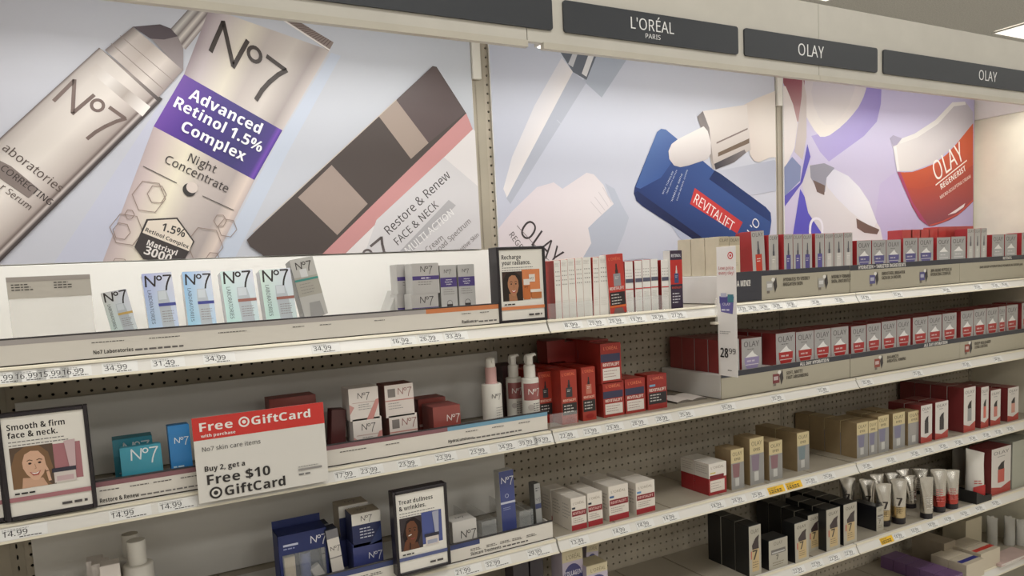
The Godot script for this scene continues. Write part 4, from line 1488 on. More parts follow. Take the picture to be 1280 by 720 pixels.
	shape([868, 235, 928, 278, 921, 292, 862, 255], K(198, 62, 62))
	words("REVITALIFT", [866, 253, 914, 289], K(244, 236, 232), false, 1.15)
	for e in [[832, 214, 852, 238, "RETINOL PUR"], [837, 212, 858, 238, "SÉRUM NUIT AVEC"], [843, 217, 864, 248, "PURE RETINOL"], [850, 212, 872, 246, "NIGHT SERUM WITH"]]:
		words(e[4], [e[0] + 8, e[1], e[0] - 5, e[3] + 4], K(206, 214, 232), false, 0.55)
	words("L'O", [940, 296, 950, 279], K(236, 236, 240))
	# dropper
	grad([926, 133, 945, 123, 968, 114, 990, 108, 990, 196, 962, 197, 948, 203, 942, 201, 937, 194, 933, 160], [930, 165, 975, 150], K(214, 202, 194), K(232, 224, 214))
	grad([871, 146, 878, 139, 933, 131, 938, 187, 932, 191, 891, 212, 885, 190], [900, 132, 915, 205], K(230, 222, 216), K(186, 176, 170))
	grad([871, 146, 878, 139, 886, 160, 892, 211, 885, 190], [872, 140, 890, 205], K(120, 112, 112), K(168, 158, 152))
	shape([897, 191, 936, 173, 936, 179, 897, 196], K(112, 94, 80))
	shape([895, 178, 934, 160, 934, 162, 895, 180], K(130, 116, 110))
	grad([892, 205, 930, 187, 932, 191, 917, 203, 894, 212], [892, 205, 925, 200], K(58, 56, 66), K(120, 112, 112))
	grad([879, 158, 884, 164, 888, 178, 888, 192, 884, 199, 860, 207, 850, 209, 842, 207, 836, 199, 835, 189, 839, 180, 847, 174], [862, 166, 868, 206], K(238, 232, 228), K(198, 190, 190))
	part(t, "poster_print", sheet.done(), mats.film)

	t = poster("lilac poster of an orange-red face cream jar and white lids", 1.230, 2.432, 1.44, 2.29)
	r = sheet.clip
	sheet.quad(r.position, Vector2(r.end.x, r.position.y), r.end, Vector2(r.position.x, r.end.y), K(208, 198, 222), K(190, 176, 216), K(190, 184, 214), K(196, 190, 216))
	grad([1083, 100, 1102, 104, 1101, 130, 1096, 152, 1080, 170, 1058, 186, 1036, 202, 1025, 190, 1014, 170, 1050, 160], [1090, 110, 1030, 195], K(150, 136, 198), K(176, 164, 212))
	shape([1100, 230, 1120, 214, 1150, 280, 1170, 300, 1090, 300], K(196, 184, 218))
	grad([1007, 95, 1004, 112, 1004, 130, 1006, 142, 1011, 152, 1018, 163, 1025, 171, 1031, 171, 1037, 169, 1048, 161, 1058, 152, 1066, 143, 1073, 134, 1079, 122, 1083, 110, 1084, 95], [1030, 110, 1030, 170], K(206, 198, 202), K(234, 226, 216))
	grad([1018, 95, 1014, 115, 1017, 132, 1024, 148, 1032, 156, 1042, 156, 1052, 146, 1062, 130, 1068, 112, 1070, 95], [1030, 100, 1036, 156], K(196, 190, 198), K(226, 218, 212))
	grad([975, 95, 1006, 95, 1003, 152, 996, 152, 988, 124], [990, 100, 1000, 150], K(140, 70, 84), K(186, 150, 148))
	shape([1003, 95, 1008, 120, 1008, 172, 1003, 200, 993, 190, 998, 150, 1002, 120], K(198, 186, 182))
	shape([975, 106, 982, 108, 991, 130, 997, 155, 993, 185, 980, 212, 975, 215], K(228, 220, 216))
	shape([990, 196, 1001, 208, 1000, 226, 980, 246, 975, 248, 975, 216], K(132, 142, 178))
	shape([975, 250, 1000, 228, 1009, 180, 1013, 196, 1003, 228, 978, 262, 975, 262], K(98, 90, 178))
	shape([1000, 236, 1036, 300, 1030, 330, 985, 330, 996, 262], K(94, 88, 188))
	grad([1002, 230, 1012, 206, 1040, 214, 1075, 245, 1100, 285, 1110, 330, 1036, 330, 1030, 296, 1010, 266], [1010, 230, 1090, 290], K(208, 202, 206), K(232, 226, 226))
	grad([1036, 214, 1044, 212, 1060, 220, 1074, 234, 1086, 252, 1096, 278, 1092, 284, 1080, 278, 1062, 264, 1046, 248, 1034, 234, 1032, 224], [1040, 240, 1080, 240], K(216, 214, 226), K(236, 234, 238))
	shape([1012, 207, 1030, 204, 1043, 210, 1033, 222, 1031, 240, 1021, 236, 1013, 222], K(150, 148, 160))
	shape([1016, 225, 1031, 232, 1030, 244, 1021, 240], K(112, 92, 88))
	shape([1070, 273, 1085, 281, 1099, 287, 1096, 293, 1080, 291, 1071, 285], K(118, 94, 88))
	words("O", [1010, 302, 1028, 304], K(236, 232, 240))
	# red jar
	grad([1112, 173, 1116, 169, 1127, 173, 1143, 167, 1169, 150, 1190, 128, 1206, 127, 1216, 140, 1216, 160, 1195, 179, 1169, 203, 1140, 214, 1121, 214, 1116, 184], [1120, 200, 1205, 150], K(226, 220, 216), K(186, 180, 188))
	shape([1112, 173, 1116, 169, 1127, 173, 1121, 181, 1116, 183], K(168, 160, 184))
	shape([1127, 173, 1143, 167, 1169, 150, 1190, 128, 1206, 127, 1207, 131, 1192, 133, 1172, 155, 1146, 172, 1124, 180], K(230, 226, 222))
	shape([1116, 184, 1120, 183, 1124, 213, 1121, 214], K(236, 232, 230))
	var rim := [1121, 215, 1130, 215.5, 1140, 215, 1155, 210, 1169, 204, 1183, 193, 1195, 180, 1216, 154]
	grad(rim + [1216, 206, 1196, 219, 1172, 230, 1150, 236, 1129, 234], [1165, 200, 1168, 236], K(204, 92, 58), K(180, 74, 58))
	grad([1129, 234, 1150, 236, 1172, 230, 1196, 219, 1216, 206, 1216, 252, 1206, 262, 1196, 270, 1187, 275, 1177, 279, 1168, 282, 1161, 283, 1155, 279, 1149, 274, 1140, 259, 1133, 243], [1170, 230, 1172, 280], K(180, 74, 58), K(140, 72, 86))
	shape([1121, 215, 1125, 215, 1140, 252, 1156, 276, 1161, 283, 1149, 274, 1133, 243], K(168, 70, 110))
	stroke([1162, 282, 1178, 277, 1198, 267, 1216, 250], 0.006, K(204, 84, 70))
	shape([1184, 269, 1196, 261, 1206, 254, 1204, 259, 1194, 266], K(240, 226, 226))
	words("OLAY", [1170, 227, 1205, 199], K(246, 240, 232), false, 1.2)
	stroke([1169, 231.5, 1208, 200.5], 0.005, K(246, 240, 232))
	words("REGENERIST", [1176, 237, 1207, 213], K(246, 240, 232), true, 0.95)
	words("MICRO-SCULPTING CREAM", [1175, 249, 1213, 222], K(236, 214, 204), true)
	part(t, "poster_print", sheet.done(), mats.film)


func rounded(w: float, h: float, r: float) -> Array:
	var out := []
	for c in [[w - r, r, -90], [w - r, h - r, 0], [r, h - r, 90], [r, r, 180]]:
		for i in 5:
			var a := deg_to_rad(c[2] + 22.5 * i)
			out.append(Vector2(c[0] + cos(a) * r, c[1] + sin(a) * r))
	return out


func thin_text(a: Art, what: String, x: float, y: float, h: float, col: Color, wide: float) -> void:
	a.text(what, x, y, h, col, false, 1, wide)


func build_header_signs() -> void:
	var y0 := 2.1215
	var y1 := 2.2005
	var no := 0
	for e in [[-1.05, x_at(689, 2.16, 0.3), "", "dark blank header board on the fascia, left of the first lettered board"], [x_at(703, 2.16, 0.3), x_at(921, 2.16, 0.3), "L'ORÉAL", "dark header board on the fascia with two-line lettering"], [x_at(929, 2.16, 0.3), x_at(1095, 2.16, 0.3), "OLAY", "dark header board on the fascia beside the two-line lettered board"], [x_at(1102.5, 2.16, 0.3), 2.36, "OLAY", "dark header board on the fascia at the end panel"]]:
		no += 1
		var w: float = e[1] - e[0]
		var t := thing("header_board", e[3], "sign", Vector3((e[0] + e[1]) / 2, y0, 0.3), "header boards")
		var s := Sol.new()
		var pts := []
		for p in rounded(w, y1 - y0, 0.008):
			pts.append(p - Vector2(w / 2, 0))
		s.plate(pts, 0.0005, 0.006, K(62, 64, 70))
		part(t, "board", s.done(), mats.film)
		if e[2] == "":
			continue
		var a := Art.new(Transform3D(Basis(), Vector3(0, 0, 0.0062)))
		var white := K(240, 240, 240)
		if e[2] == "OLAY":
			var cx: float = x_at(1014.0 if no == 3 else 1235.0, 2.16, 0.306) - (e[0] + e[1]) / 2
			a.text("OLAY", cx, 0.022, 0.036, white, false, 1, 0.118)
		else:
			var cx: float = x_at(816.0, 2.16, 0.306) - (e[0] + e[1]) / 2
			a.text("L'ORÉAL", cx, 0.032, 0.030, white, false, 1, 0.150)
			a.text("PARIS", cx, 0.0115, 0.0125, white, false, 1, 0.052)
		part(t, "lettering", a.done(), mats.film)


func graphic_strip(label: String, level: int, x0: float, x1: float, h: float, z: float, kind: int) -> void:
	var y: float = SHELF_Y[level] + 0.001
	var t := thing("tray_front", label, "display tray", Vector3((x0 + x1) / 2, y, z))
	var w := (x1 - x0) / 2
	var s := Sol.new()
	s.box(Vector3(-w, 0, -0.004), Vector3(w, h, 0), 0.0008, K(222, 217, 208))
	part(t, "front_panel", s.done(), mats.film)
	s = Sol.new()
	s.box(Vector3(-w, h, -0.005), Vector3(w, h + 0.003, 0.0012), 0.0004, K(54, 52, 54))
	part(t, "top_edge", s.done(), mats.plastic)
	s = Sol.new()
	s.box(Vector3(-w, 0.0, -0.24), Vector3(w, 0.003, -0.004), 0.0005, K(214, 212, 208))
	part(t, "tray_floor", s.done(), mats.plastic)
	if kind == 0:  # white steps that lift the leaning boxes
		for e in [[122, 415], [563, 606]]:
			s = Sol.new()
			s.box(Vector3(x_at(e[0], y, z) - (x0 + x1) / 2, 0.003, -0.2), Vector3(x_at(e[1], y, z) - (x0 + x1) / 2, 0.040, -0.006), 0.001, K(236, 234, 230))
			part(t, "step", s.done(), mats.plastic)
	if kind > 0:
		s = Sol.new()
		s.box(Vector3(w - 0.003, 0.003, -0.24), Vector3(w, h * 0.9, -0.004), 0.0005, K(222, 217, 208))
		part(t, "tray_side", s.done(), mats.plastic)
	var a := Art.new(Transform3D(Basis(), Vector3(0, 0, 0.0002)))
	var ink := K(50, 48, 48)
	var X := func(px: float) -> float: return x_at(px, y + h / 2, z) - (x0 + x1) / 2
	a.rect(-w, 0, 2 * w, 0.0025, K(60, 54, 46))
	match kind:
		0:
			a.rect(-w, h - 0.010, 2 * w, 0.010, K(172, 166, 164))
			a.rect(X.call(533), h - 0.011, w - X.call(533), 0.011, K(206, 128, 84))
			a.text("No7 Laboratories", X.call(116), 0.010, 0.0075, ink, true, 0, X.call(166) - X.call(116))
			a.fine(X.call(168), 0.0105, 0.095, 1, 0.01, 0.0035, K(110, 106, 104))
			a.text("Radiance+", X.call(577), 0.009, 0.0075, ink, true, 0, 0.045)
			a.fine(X.call(598), 0.009, 0.05, 1, 0.01, 0.0035, K(110, 106, 104))
			for px in [115, 187, 273, 366, 400, 468, 577, 600]:
				a.fine(X.call(px), h - 0.018, 0.06 if px < 300 else 0.035, 1, 0.004, 0.0016, K(100, 96, 94))
		1:
			a.rect(-w, h - 0.010, X.call(560) + w, 0.010, K(140, 98, 104))
			a.rect(X.call(560), h - 0.010, w - X.call(560), 0.010, K(118, 160, 184))
			a.text("Restore & Renew", X.call(124), 0.007, 0.0085, ink, true, 0, X.call(173) - X.call(124))
			a.fine(X.call(175), 0.008, 0.13, 1, 0.01, 0.003, K(120, 116, 114))
			a.text("HydraLuminous", X.call(560), 0.010, 0.0075, ink, true, 0, 0.068)
			a.fine(X.call(590), 0.010, 0.15, 1, 0.01, 0.0035, K(110, 106, 104))
			for px in [125, 163, 192, 226, 425, 440, 482, 582, 615, 648]:
				a.fine(X.call(px), h - 0.019, 0.04, 1, 0.004, 0.0018, K(90, 86, 84))
		2:
			a.rect(-w, h - 0.012, X.call(600) + w, 0.012, K(70, 78, 120))
			a.text("Skincare Treatments", X.call(588), 0.008, 0.0085, ink, true, 0, X.call(626) - X.call(588))
			a.fine(X.call(628), 0.009, 0.08, 1, 0.01, 0.0035, K(90, 86, 84))
			for px in [447, 463, 588, 608, 625, 640, 658]:
				a.fine(X.call(px), h - 0.022, 0.03, 2, 0.004, 0.0018, K(90, 86, 84))
	part(t, "printing", a.done(), mats.film)


func riser(label: String, level: int, px0: float, x1: float, top: float, joints: Array, words_on: Array) -> float:  # display riser with a dark band and a cream front; returns its deck height
	var y: float = SHELF_Y[level]
	var z := 0.291
	var x0 := px0
	var t := thing("display_riser", label, "display riser", Vector3((x0 + x1) / 2, y, z), "display risers")
	var w := (x1 - x0) / 2
	var s := Sol.new()
	s.box(Vector3(-w, 0.0022, -0.275), Vector3(w, top - 0.008, -0.003), 0.001, K(228, 226, 222))
	part(t, "body", s.done(), mats.film)
	var cuts := [-w]
	for j in joints:
		cuts.append(j - (x0 + x1) / 2)
	cuts.append(w)
	for i in cuts.size() - 1:
		s = Sol.new()
		s.box(Vector3(cuts[i] + 0.0006, 0.0022, -0.003), Vector3(cuts[i + 1] - 0.0006, top, 0), 0.0005, K(176, 169, 152))
		part(t, "front_panel", s.done(), mats.film)
	var a := Art.new(Transform3D(Basis(), Vector3(0, 0, 0.0002)))
	var X := func(px: float) -> float: return x_at(px, y + top / 2, z) - (x0 + x1) / 2
	var navy := K(66, 64, 72)
	for q in words_on:
		match q[0]:
			"band": a.rect(X.call(q[1]) if q[1] > 0 else -w, q[3], (X.call(q[2]) if q[2] > 0 else w) - (X.call(q[1]) if q[1] > 0 else -w), top - q[3], navy)
			"white": a.text(q[1], X.call(q[2]), q[4], q[5], K(232, 228, 222), true, 0, X.call(q[3]) - X.call(q[2]))
			"black": a.text(q[1], X.call(q[2]), q[4], q[5], K(78, 72, 66), true, 0, X.call(q[3]) - X.call(q[2]))
			"jar":
				var c: float = X.call(q[1])
				a.rect(c - 0.022, q[2] + 0.008, 0.030, 0.030, q[3])
				a.poly([Vector2(c + 0.008, q[2] + 0.03), Vector2(c + 0.022, q[2] + 0.05), Vector2(c + 0.026, q[2] + 0.02), Vector2(c + 0.016, q[2])], K(70, 64, 64))
				a.rect(c - 0.018, q[2] + 0.018, 0.02, 0.012, q[3].lerp(Color.WHITE, 0.4))
				a.rect(c - 0.02, q[2], 0.012, 0.008, K(120, 112, 106))
				a.ell(c + 0.008, q[2] + 0.042, 0.008, 0.006, K(226, 222, 216), 12)
	part(t, "printing", a.done(), mats.film)
	return y + top - 0.008


func bullseye(a: Art, x: float, y: float, r: float, red: Color, ground: Color) -> void:
	a.ell(x, y, r, r, red, 28)
	a.ell(x, y, r * 0.68, r * 0.68, ground, 28)
	a.ell(x, y, r * 0.36, r * 0.36, red, 24)


func build_cards() -> void:
	# gift card offer clipped in front of the second shelf's rail
	var z := 0.336
	var tl := on_z(239.4, 527.8, z)
	var trr := on_z(403.3, 498.4, z)
	var br := on_z(416.5, 600.0, z)
	var w := trr.x - tl.x
	var h := (tl.y + trr.y) / 2 - br.y
	var at := Vector3((tl.x + trr.x) / 2, br.y, z)
	var t := thing("offer_card", "large white and red gift card offer sign clipped to the shelf rail", "sign", at)
	var s := Sol.new()
	s.box(Vector3(-w / 2, 0, -0.001), Vector3(w / 2, h, 0), 0.0004, K(222, 219, 213))
	part(t, "card", s.done(), mats.film)
	s = Sol.new()
	s.box(Vector3(-0.05, 0.03, -0.014), Vector3(0.05, 0.05, -0.001), 0.001, K(220, 220, 218))
	part(t, "clip", s.done(), mats.plastic)
	var a := Art.new(Transform3D(Basis(), Vector3(-w / 2, 0, 0.0002)))
	var red := K(206, 62, 58)
	var white := K(240, 236, 232)
	var ink := K(54, 52, 52)
	a.rect(0, h * 0.735, w, h * 0.265, red)
	a.text("Free", w * 0.05, h * 0.835, h * 0.10, white, true, 0, w * 0.24)
	bullseye(a, w * 0.375, h * 0.885, h * 0.062, white, red)
	a.text("GiftCard", w * 0.43, h * 0.835, h * 0.10, white, true, 0, w * 0.46)
	a.text("with purchase", w * 0.055, h * 0.765, h * 0.035, white, true, 0, w * 0.25)
	a.text("No7 skin care items", w * 0.055, h * 0.60, h * 0.052, K(86, 84, 84), false, 0, w * 0.43)
	a.text("Buy 2, get a", w * 0.06, h * 0.365, h * 0.06, ink, true, 0, w * 0.295)
	a.text("Free $10", w * 0.07, h * 0.205, h * 0.115, ink, true, 0, w * 0.47)
	bullseye(a, w * 0.125, h * 0.10, h * 0.07, ink, K(222, 219, 213))
	a.text("GiftCard", w * 0.19, h * 0.045, h * 0.115, ink, true, 0, w * 0.46)
	a.fine(w * 0.76, h * 0.235, w * 0.17, 1, 0.01, h * 0.008, K(140, 138, 136))
	a.rect(w * 0.76, h * 0.19, w * 0.19, h * 0.025, K(150, 146, 144))
	a.fine(w * 0.76, h * 0.135, w * 0.13, 1, 0.01, h * 0.02, K(120, 118, 118))
	part(t, "printing", a.done(), mats.film)

	# price flag standing out from the top rail into the aisle
	var x := x_at(897, 1.36, 0.335)
	var z0 := 0.335
	var p0 := on_x(922.5, 307, x)
	var p1 := on_x(922.5, 472, x)
	w = p1.z - z0
	h = p0.y - p1.y
	t = thing("price_flag", "tall narrow low price flag sticking out from the top shelf rail", "sign", Vector3(x, p1.y, z0))
	t.basis = Basis(Vector3(0, 0, 1), Vector3.UP, Vector3.LEFT)
	s = Sol.new()
	s.box(Vector3(0, 0, -0.0012), Vector3(w, h, 0), 0.0004, K(232, 228, 224))
	part(t, "card", s.done(), mats.film)
	a = Art.new(Transform3D(Basis(), Vector3(0, 0, 0.0002)))
	bullseye(a, w * 0.73, h * 0.93, w * 0.14, K(196, 56, 60), K(232, 228, 224))
	a.text("Low price", w * 0.12, h * 0.825, h * 0.026, K(190, 62, 66), false, 0, w * 0.76)
	a.text("every day!", w * 0.12, h * 0.787, h * 0.026, K(190, 62, 66), false, 0, w * 0.78)
	a.poly([Vector2(w * 0.12, h * 0.62), Vector2(w * 0.2, h * 0.50), Vector2(w * 0.8, h * 0.485), Vector2(w * 0.88, h * 0.62)], K(104, 98, 160))
	a.rect(w * 0.13, h * 0.565, w * 0.42, h * 0.045, K(82, 78, 140))
	a.rect(w * 0.56, h * 0.575, w * 0.3, h * 0.06, K(72, 126, 140))
	a.rect(w * 0.2, h * 0.615, w * 0.3, h * 0.03, K(186, 186, 206))
	a.text("OLAY", w * 0.5, h * 0.55, h * 0.02, K(224, 222, 236), false, 1, w * 0.4)
	a.fine(w * 0.24, h * 0.51, w * 0.5, 1, 0.01, h * 0.012, K(214, 212, 230))
	a.fine(w * 0.12, h * 0.345, w * 0.6, 2, h * 0.014, h * 0.005, K(150, 146, 144))
	a.text("28", w * 0.12, h * 0.145, h * 0.075, ink, true, 0, w * 0.42)
	a.text("99", w * 0.58, h * 0.178, h * 0.042, ink, false, 0, w * 0.34)
	a.fine(w * 0.5, h * 0.045, w * 0.2, 1, 0.01, h * 0.006, ink)
	part(t, "printing", a.done(), mats.film)
	s = Sol.new()
	s.box(Vector3(-0.012, h * 0.42, -0.004), Vector3(0.006, h * 0.60, -0.0014), 0.0006, K(214, 210, 226))
	part(t, "holder", s.done(), mats.frost)
	s = Sol.new()
	s.box(Vector3(-0.02, h * 0.40, -0.03), Vector3(0.004, h * 0.42, 0.012), 0.001, K(226, 218, 200))
	part(t, "clip", s.done(), mats.plastic)


func on_x(px: float, py: float, x: float) -> Vector3:
	var d := ray(px, py)
	return EYE + d * ((x - EYE.x) / d.x)


func back_panel(label: String, x0: float, x1: float, y0: float, y1: float, col: Color, mat: String) -> void:
	var at := Vector3((x0 + x1) / 2, y0, 0)
	var t := thing("backing_panel", label, "panel", at)
	var s := Sol.new()
	s.box(Vector3(x0, y0, 0.0035) - at, Vector3(x1, y1, 0.012) - at, 0.001, col)
	part(t, "sheet", s.done(), mats[mat])


func clear_fence(label: String, level: int, px0: float, px1: float, h: float, z: float) -> void:
	var y: float = SHELF_Y[level] + (0.0045 if level == 2 else 0.002)
	var x0 := x_at(px0, y, z)
	var x1 := x_at(px1, y, z)
	var t := thing("clear_fence", label, "shelf divider", Vector3((x0 + x1) / 2, y, z))
	var w := (x1 - x0) / 2
	var s := Sol.new()
	s.box(Vector3(-w, 0, -0.0018), Vector3(w, h, 0), 0.0004, Color.WHITE)
	part(t, "front_lens", s.done(), mats.clear)
	for e in ([-w, w - 0.0018] if level == 2 else []):
		s = Sol.new()
		s.box(Vector3(e, 0, -0.18), Vector3(e + 0.0018, h, -0.002), 0.0004, Color.WHITE)
		part(t, "side_wall", s.done(), mats.clear)


func pusher(level: int, px: float, z: float, label: String) -> void:
	var y: float = SHELF_Y[level] + 0.004
	var t := thing("product_pusher", label, "shelf pusher", Vector3(x_at(px, y, z), y, z), "spring pushers")
	var s := Sol.new()
	s.box(Vector3(-0.016, 0, -0.004), Vector3(0.016, 0.036, 0.0), 0.002, K(226, 216, 196))
	part(t, "paddle", s.done(), mats.frost)
	s = Sol.new()
	s.box(Vector3(-0.004, 0, -0.05), Vector3(0.004, 0.007, 0.012), 0.001, K(44, 42, 42))
	part(t, "foot", s.done(), mats.plastic)


func stock_left_bay() -> void:
	var red := K(140, 36, 44)
	# top shelf
	back_panel("glossy white backing panel behind the leaning foil serum boxes", -1.21, -0.004, 1.391, 1.586, K(242, 240, 236), "film")
	back_panel("smooth grey backing panel behind the gift card offer", -1.19, 0.006, 1.10, 1.287, K(224, 221, 215), "film")
	back_panel("smooth grey backing panel behind the navy gift set", -1.19, 0.012, 0.805, 0.995, K(224, 221, 215), "film")
	graphic_strip("grey printed tray front with an orange end, below the leaning foil serum boxes", 0, -1.214, x_at(627, 1.41, 0.299), 0.050, 0.299, 0)
	graphic_strip("printed tray front with mauve and pale blue bands, second shelf down", 1, -1.214, x_at(684.5, 1.12, 0.299), 0.049, 0.299, 1)
	graphic_strip("printed tray front with a navy band, third shelf down", 2, -1.214, x_at(691, 0.83, 0.299), 0.046, 0.299, 2)
	# empty slot with its grey label
	var z := 0.16
	var a0 := on_z(7, 347, z)
	var a1 := on_z(115, 369, z)
	var t := thing("clear_riser", "empty clear plastic riser with a grey text label", "riser", Vector3((a0.x + a1.x) / 2, 1.393, z))
	var w := (a1.x - a0.x) / 2
	var s := Sol.new()
	s.box(Vector3(-w, 0, -0.003), Vector3(w, a0.y - 1.393, 0), 0.0006, Color.WHITE)
	part(t, "clear_sheet", s.done(), mats.frost)
	s = Sol.new()
	s.box(Vector3(-w, a1.y - 1.393, 0.0), Vector3(w, a0.y - 1.393, 0.001), 0.0002, K(186, 180, 170))
	part(t, "label_card", s.done(), mats.film)
	var a := Art.new(Transform3D(Basis(), Vector3(0, a1.y - 1.393, 0.0012)))
	var hh := a0.y - a1.y
	a.rect(-w, hh * 0.78, w * 2, hh * 0.22, K(160, 152, 146))
	a.fine(-w * 0.9, hh * 0.62, w * 0.5, 3, hh * 0.12, hh * 0.05, K(80, 76, 72))
	a.fine(w * 0.1, hh * 0.66, w * 0.45, 3, hh * 0.12, hh * 0.05, K(80, 76, 72))
	part(t, "printing", a.done(), mats.film)
	for px in [44, 93]:
		pusher(0, px, 0.27, "cream spring pusher with black foot in the empty tray slot")
	# foil serum boxes leaning in the tray
	var lab := {"z": 0.262, "d": 0.045, "lean": 8.0, "mat": "foil", "print": "foil", "side": K(196, 198, 204)}
	for e in [
		["small pale grey serum box with a gold band, tilted in the tray", 137, 170, 363, K(200, 198, 194), K(190, 160, 96), 9.0, 0.03],
		["lilac blue foil serum box beside the small grey one", 184, 222, 341, K(172, 180, 226), K(70, 74, 140), 2.0, 0.045],
		["turquoise shimmering foil serum box", 233, 269, 339, K(150, 186, 226), K(70, 74, 140), 0.5, 0.045],
		["pale green foil serum box beside the turquoise one", 282, 323, 338, K(196, 216, 212), K(150, 100, 90), 2.0, 0.045],
		["pale green foil serum box beside the tall tilted ampoule box", 331, 370, 336, K(200, 216, 206), K(150, 100, 90), 2.0, 0.045],
	]:
		var o := lab.duplicate()
		o.tint = e[4]
		o.band = e[5]
		o.roll = e[6]
		o.d = e[7]
		o.base = 1.4308
		carton("serum_box", e[0], "leaning serum boxes", 0, [e[1], e[2], e[3], "lab"], o)
	carton("ampoule_box", "tall grey ampoule box with a teal line, tilted in the tray", "", 0, [379, 409, 321, "ampoule"], {"z": 0.25, "d": 0.045, "lean": 8.0, "roll": 9.0, "mat": "foil", "print": "film", "side": K(120, 118, 116), "base": 1.4308})
	# retinol boxes
	var foil := {"z": 0.25, "d": 0.05, "mat": "board", "print": "film", "side": K(196, 194, 190), "base": 1.394}
	var lowbox := carton("cream_box", "wide silver cream box with a purple band, at the bottom of its stack", "", 0, [515, 548.5, 368, "foil_wide"], foil)
	var up := foil.duplicate()
	up.base = y_at(368, lowbox.position.x, 0.25) + 0.0015
	carton("cream_box", "wide silver cream box with a purple band, on top of its stack", "", 0, [515, 548.5, 330, "foil_wide"], up)
	var bk := foil.duplicate()
	bk.z = 0.19
	var bx := carton("cream_box", "silver cream box standing behind the stacked purple-banded boxes, lower one", "", 0, [497, 529, 368, "foil_wide"], bk)
	bk = up.duplicate()
	bk.z = 0.19
	bk.base = bx.position.y + (up.base - 1.394)
	carton("cream_box", "silver cream box standing behind the stacked purple-banded boxes, upper one", "", 0, [496, 528, 331, "foil_wide"], bk)
	carton("cream_box", "flat silver cream box tipped against the back of the stack", "", 0, [479, 488, 362, "plain"], {"z": 0.17, "d": 0.07, "roll": -24.0, "side": K(200, 198, 194), "tint": K(200, 198, 194), "base": 1.395})
	var tall := foil.duplicate()
	tall.base = 1.4308
	carton("cream_box", "tall silver box with a purple panel beside the stack", "", 0, [551, 571.5, 332, "foil_tall"], tall)
	carton("cream_box", "tall silver box with a purple panel beside the framed radiance sign", "", 0, [573.5, 594, 331, "foil_tall"], tall)
	pusher(0, 492, 0.272, "cream spring pusher in front of the silver boxes")
	framed_sign("black framed sign of a smiling woman with dark curls and orange products", [[622, 310.5], [681.5, 305.5], [684.5, 400], [623.5, 405]], 0.303, 0.045, 1)

	# second shelf
	framed_sign("black framed sign of a woman with light brown hair and pink products", [[-5, 521], [108, 504], [122.5, 635], [7, 652]], 0.317, 0.02, 0)
	framed_sign_sliver()
	var o2 := {"z": 0.262, "d": 0.045, "base": 1.1025, "lean": 6.0, "tint": K(72, 160, 182), "side": K(72, 160, 182)}
	carton("cream_box", "wide turquoise cream box in the mauve tray", "", 1, [152, 204, 562, "aqua"], o2)
	carton("cream_box", "turquoise cream box standing behind the wide turquoise one", "", 1, [143, 193, 551, "aqua"], {"z": 0.19, "d": 0.05, "base": 1.1025, "tint": K(72, 160, 182), "side": K(72, 160, 182)})
	carton("serum_box", "bright blue upright serum box beside the turquoise box", "", 1, [214, 241, 534, "aqua"], {"z": 0.262, "d": 0.05, "base": 1.1025, "lean": 4.0, "tint": K(56, 136, 200), "side": K(56, 136, 200)})
	carton("cream_box", "dark maroon box peeping out behind the gift card offer, lower one", "", 1, [344, 404, 518, "maroon"], {"z": 0.2, "d": 0.06, "base": 1.1025, "side": K(142, 74, 69)})
	carton("cream_box", "dark maroon box peeping out behind the gift card offer, upper one", "", 1, [340, 398, 500, "maroon"], {"z": 0.135, "d": 0.06, "base": 1.1025, "side": K(142, 74, 69)})
	carton("cream_box", "dark maroon box tipped beside the gift card offer", "", 1, [412, 430, 514, "plain"], {"z": 0.23, "d": 0.04, "base": 1.1025, "roll": -5.0, "tint": K(84, 44, 44), "side": K(84, 44, 44)})
	var pk := {"z": 0.255, "d": 0.06, "base": 1.1025, "side": K(226, 218, 212)}
	var lower := carton("cream_box", "white box with pink diagonals at the bottom of its stack", "", 1, [442, 478, 525, "pink_day"], pk)
	var p2 := pk.duplicate()
	p2.base = y_at(525, lower.position.x, 0.255) + 0.0012
	carton("cream_box", "white box with pink diagonals on top of its stack", "", 1, [436, 473, 487, "pink_day"], p2)
	pk.side = K(112, 64, 58)
	lower = carton("cream_box", "white box with a grey jar picture at the bottom of its stack", "", 1, [487, 522, 520.5, "pink_night"], pk)
	p2 = pk.duplicate()
	p2.base = y_at(520.5, lower.position.x, 0.255) + 0.0012
	carton("cream_box", "white box with a grey jar picture on top of its stack", "", 1, [481, 517, 482.5, "pink_night"], p2)
	carton("cream_box", "maroon box lying in the tray beside the white stacks", "", 1, [542, 576, 510, "maroon"], {"z": 0.262, "d": 0.075, "base": 1.1025, "lean": 0.0, "side": K(142, 74, 69)})
	carton("cream_box", "maroon box lying behind the front maroon box", "", 1, [524, 558, 500, "maroon"], {"z": 0.17, "d": 0.06, "base": 1.1025, "side": K(142, 74, 69)})
	var yb := 1.1028
	var put := func(px: float, zz: float, base: float) -> Vector3: return Vector3(x_at(px, base + 0.05, zz), base, zz)
	var q: Vector3 = put.call(616.0, 0.24, yb)
	bottle("serum_bottle", "white airless bottle with a pink collar on the second shelf", q, y_at(447, q.x, 0.24) - yb, 0.0265, "airless")
	q = put.call(664.0, 0.245, yb)
	bottle("pump_bottle", "white pump bottle with a mauve label, standing in front of its twin", q, y_at(440, q.x, 0.245) - yb, 0.0235, "pump")
	q = put.call(643.5, 0.185, yb)
	bottle("pump_bottle", "white pump bottle with a mauve label, standing behind its twin", q, y_at(441, q.x, 0.185) - yb, 0.0215, "pump")
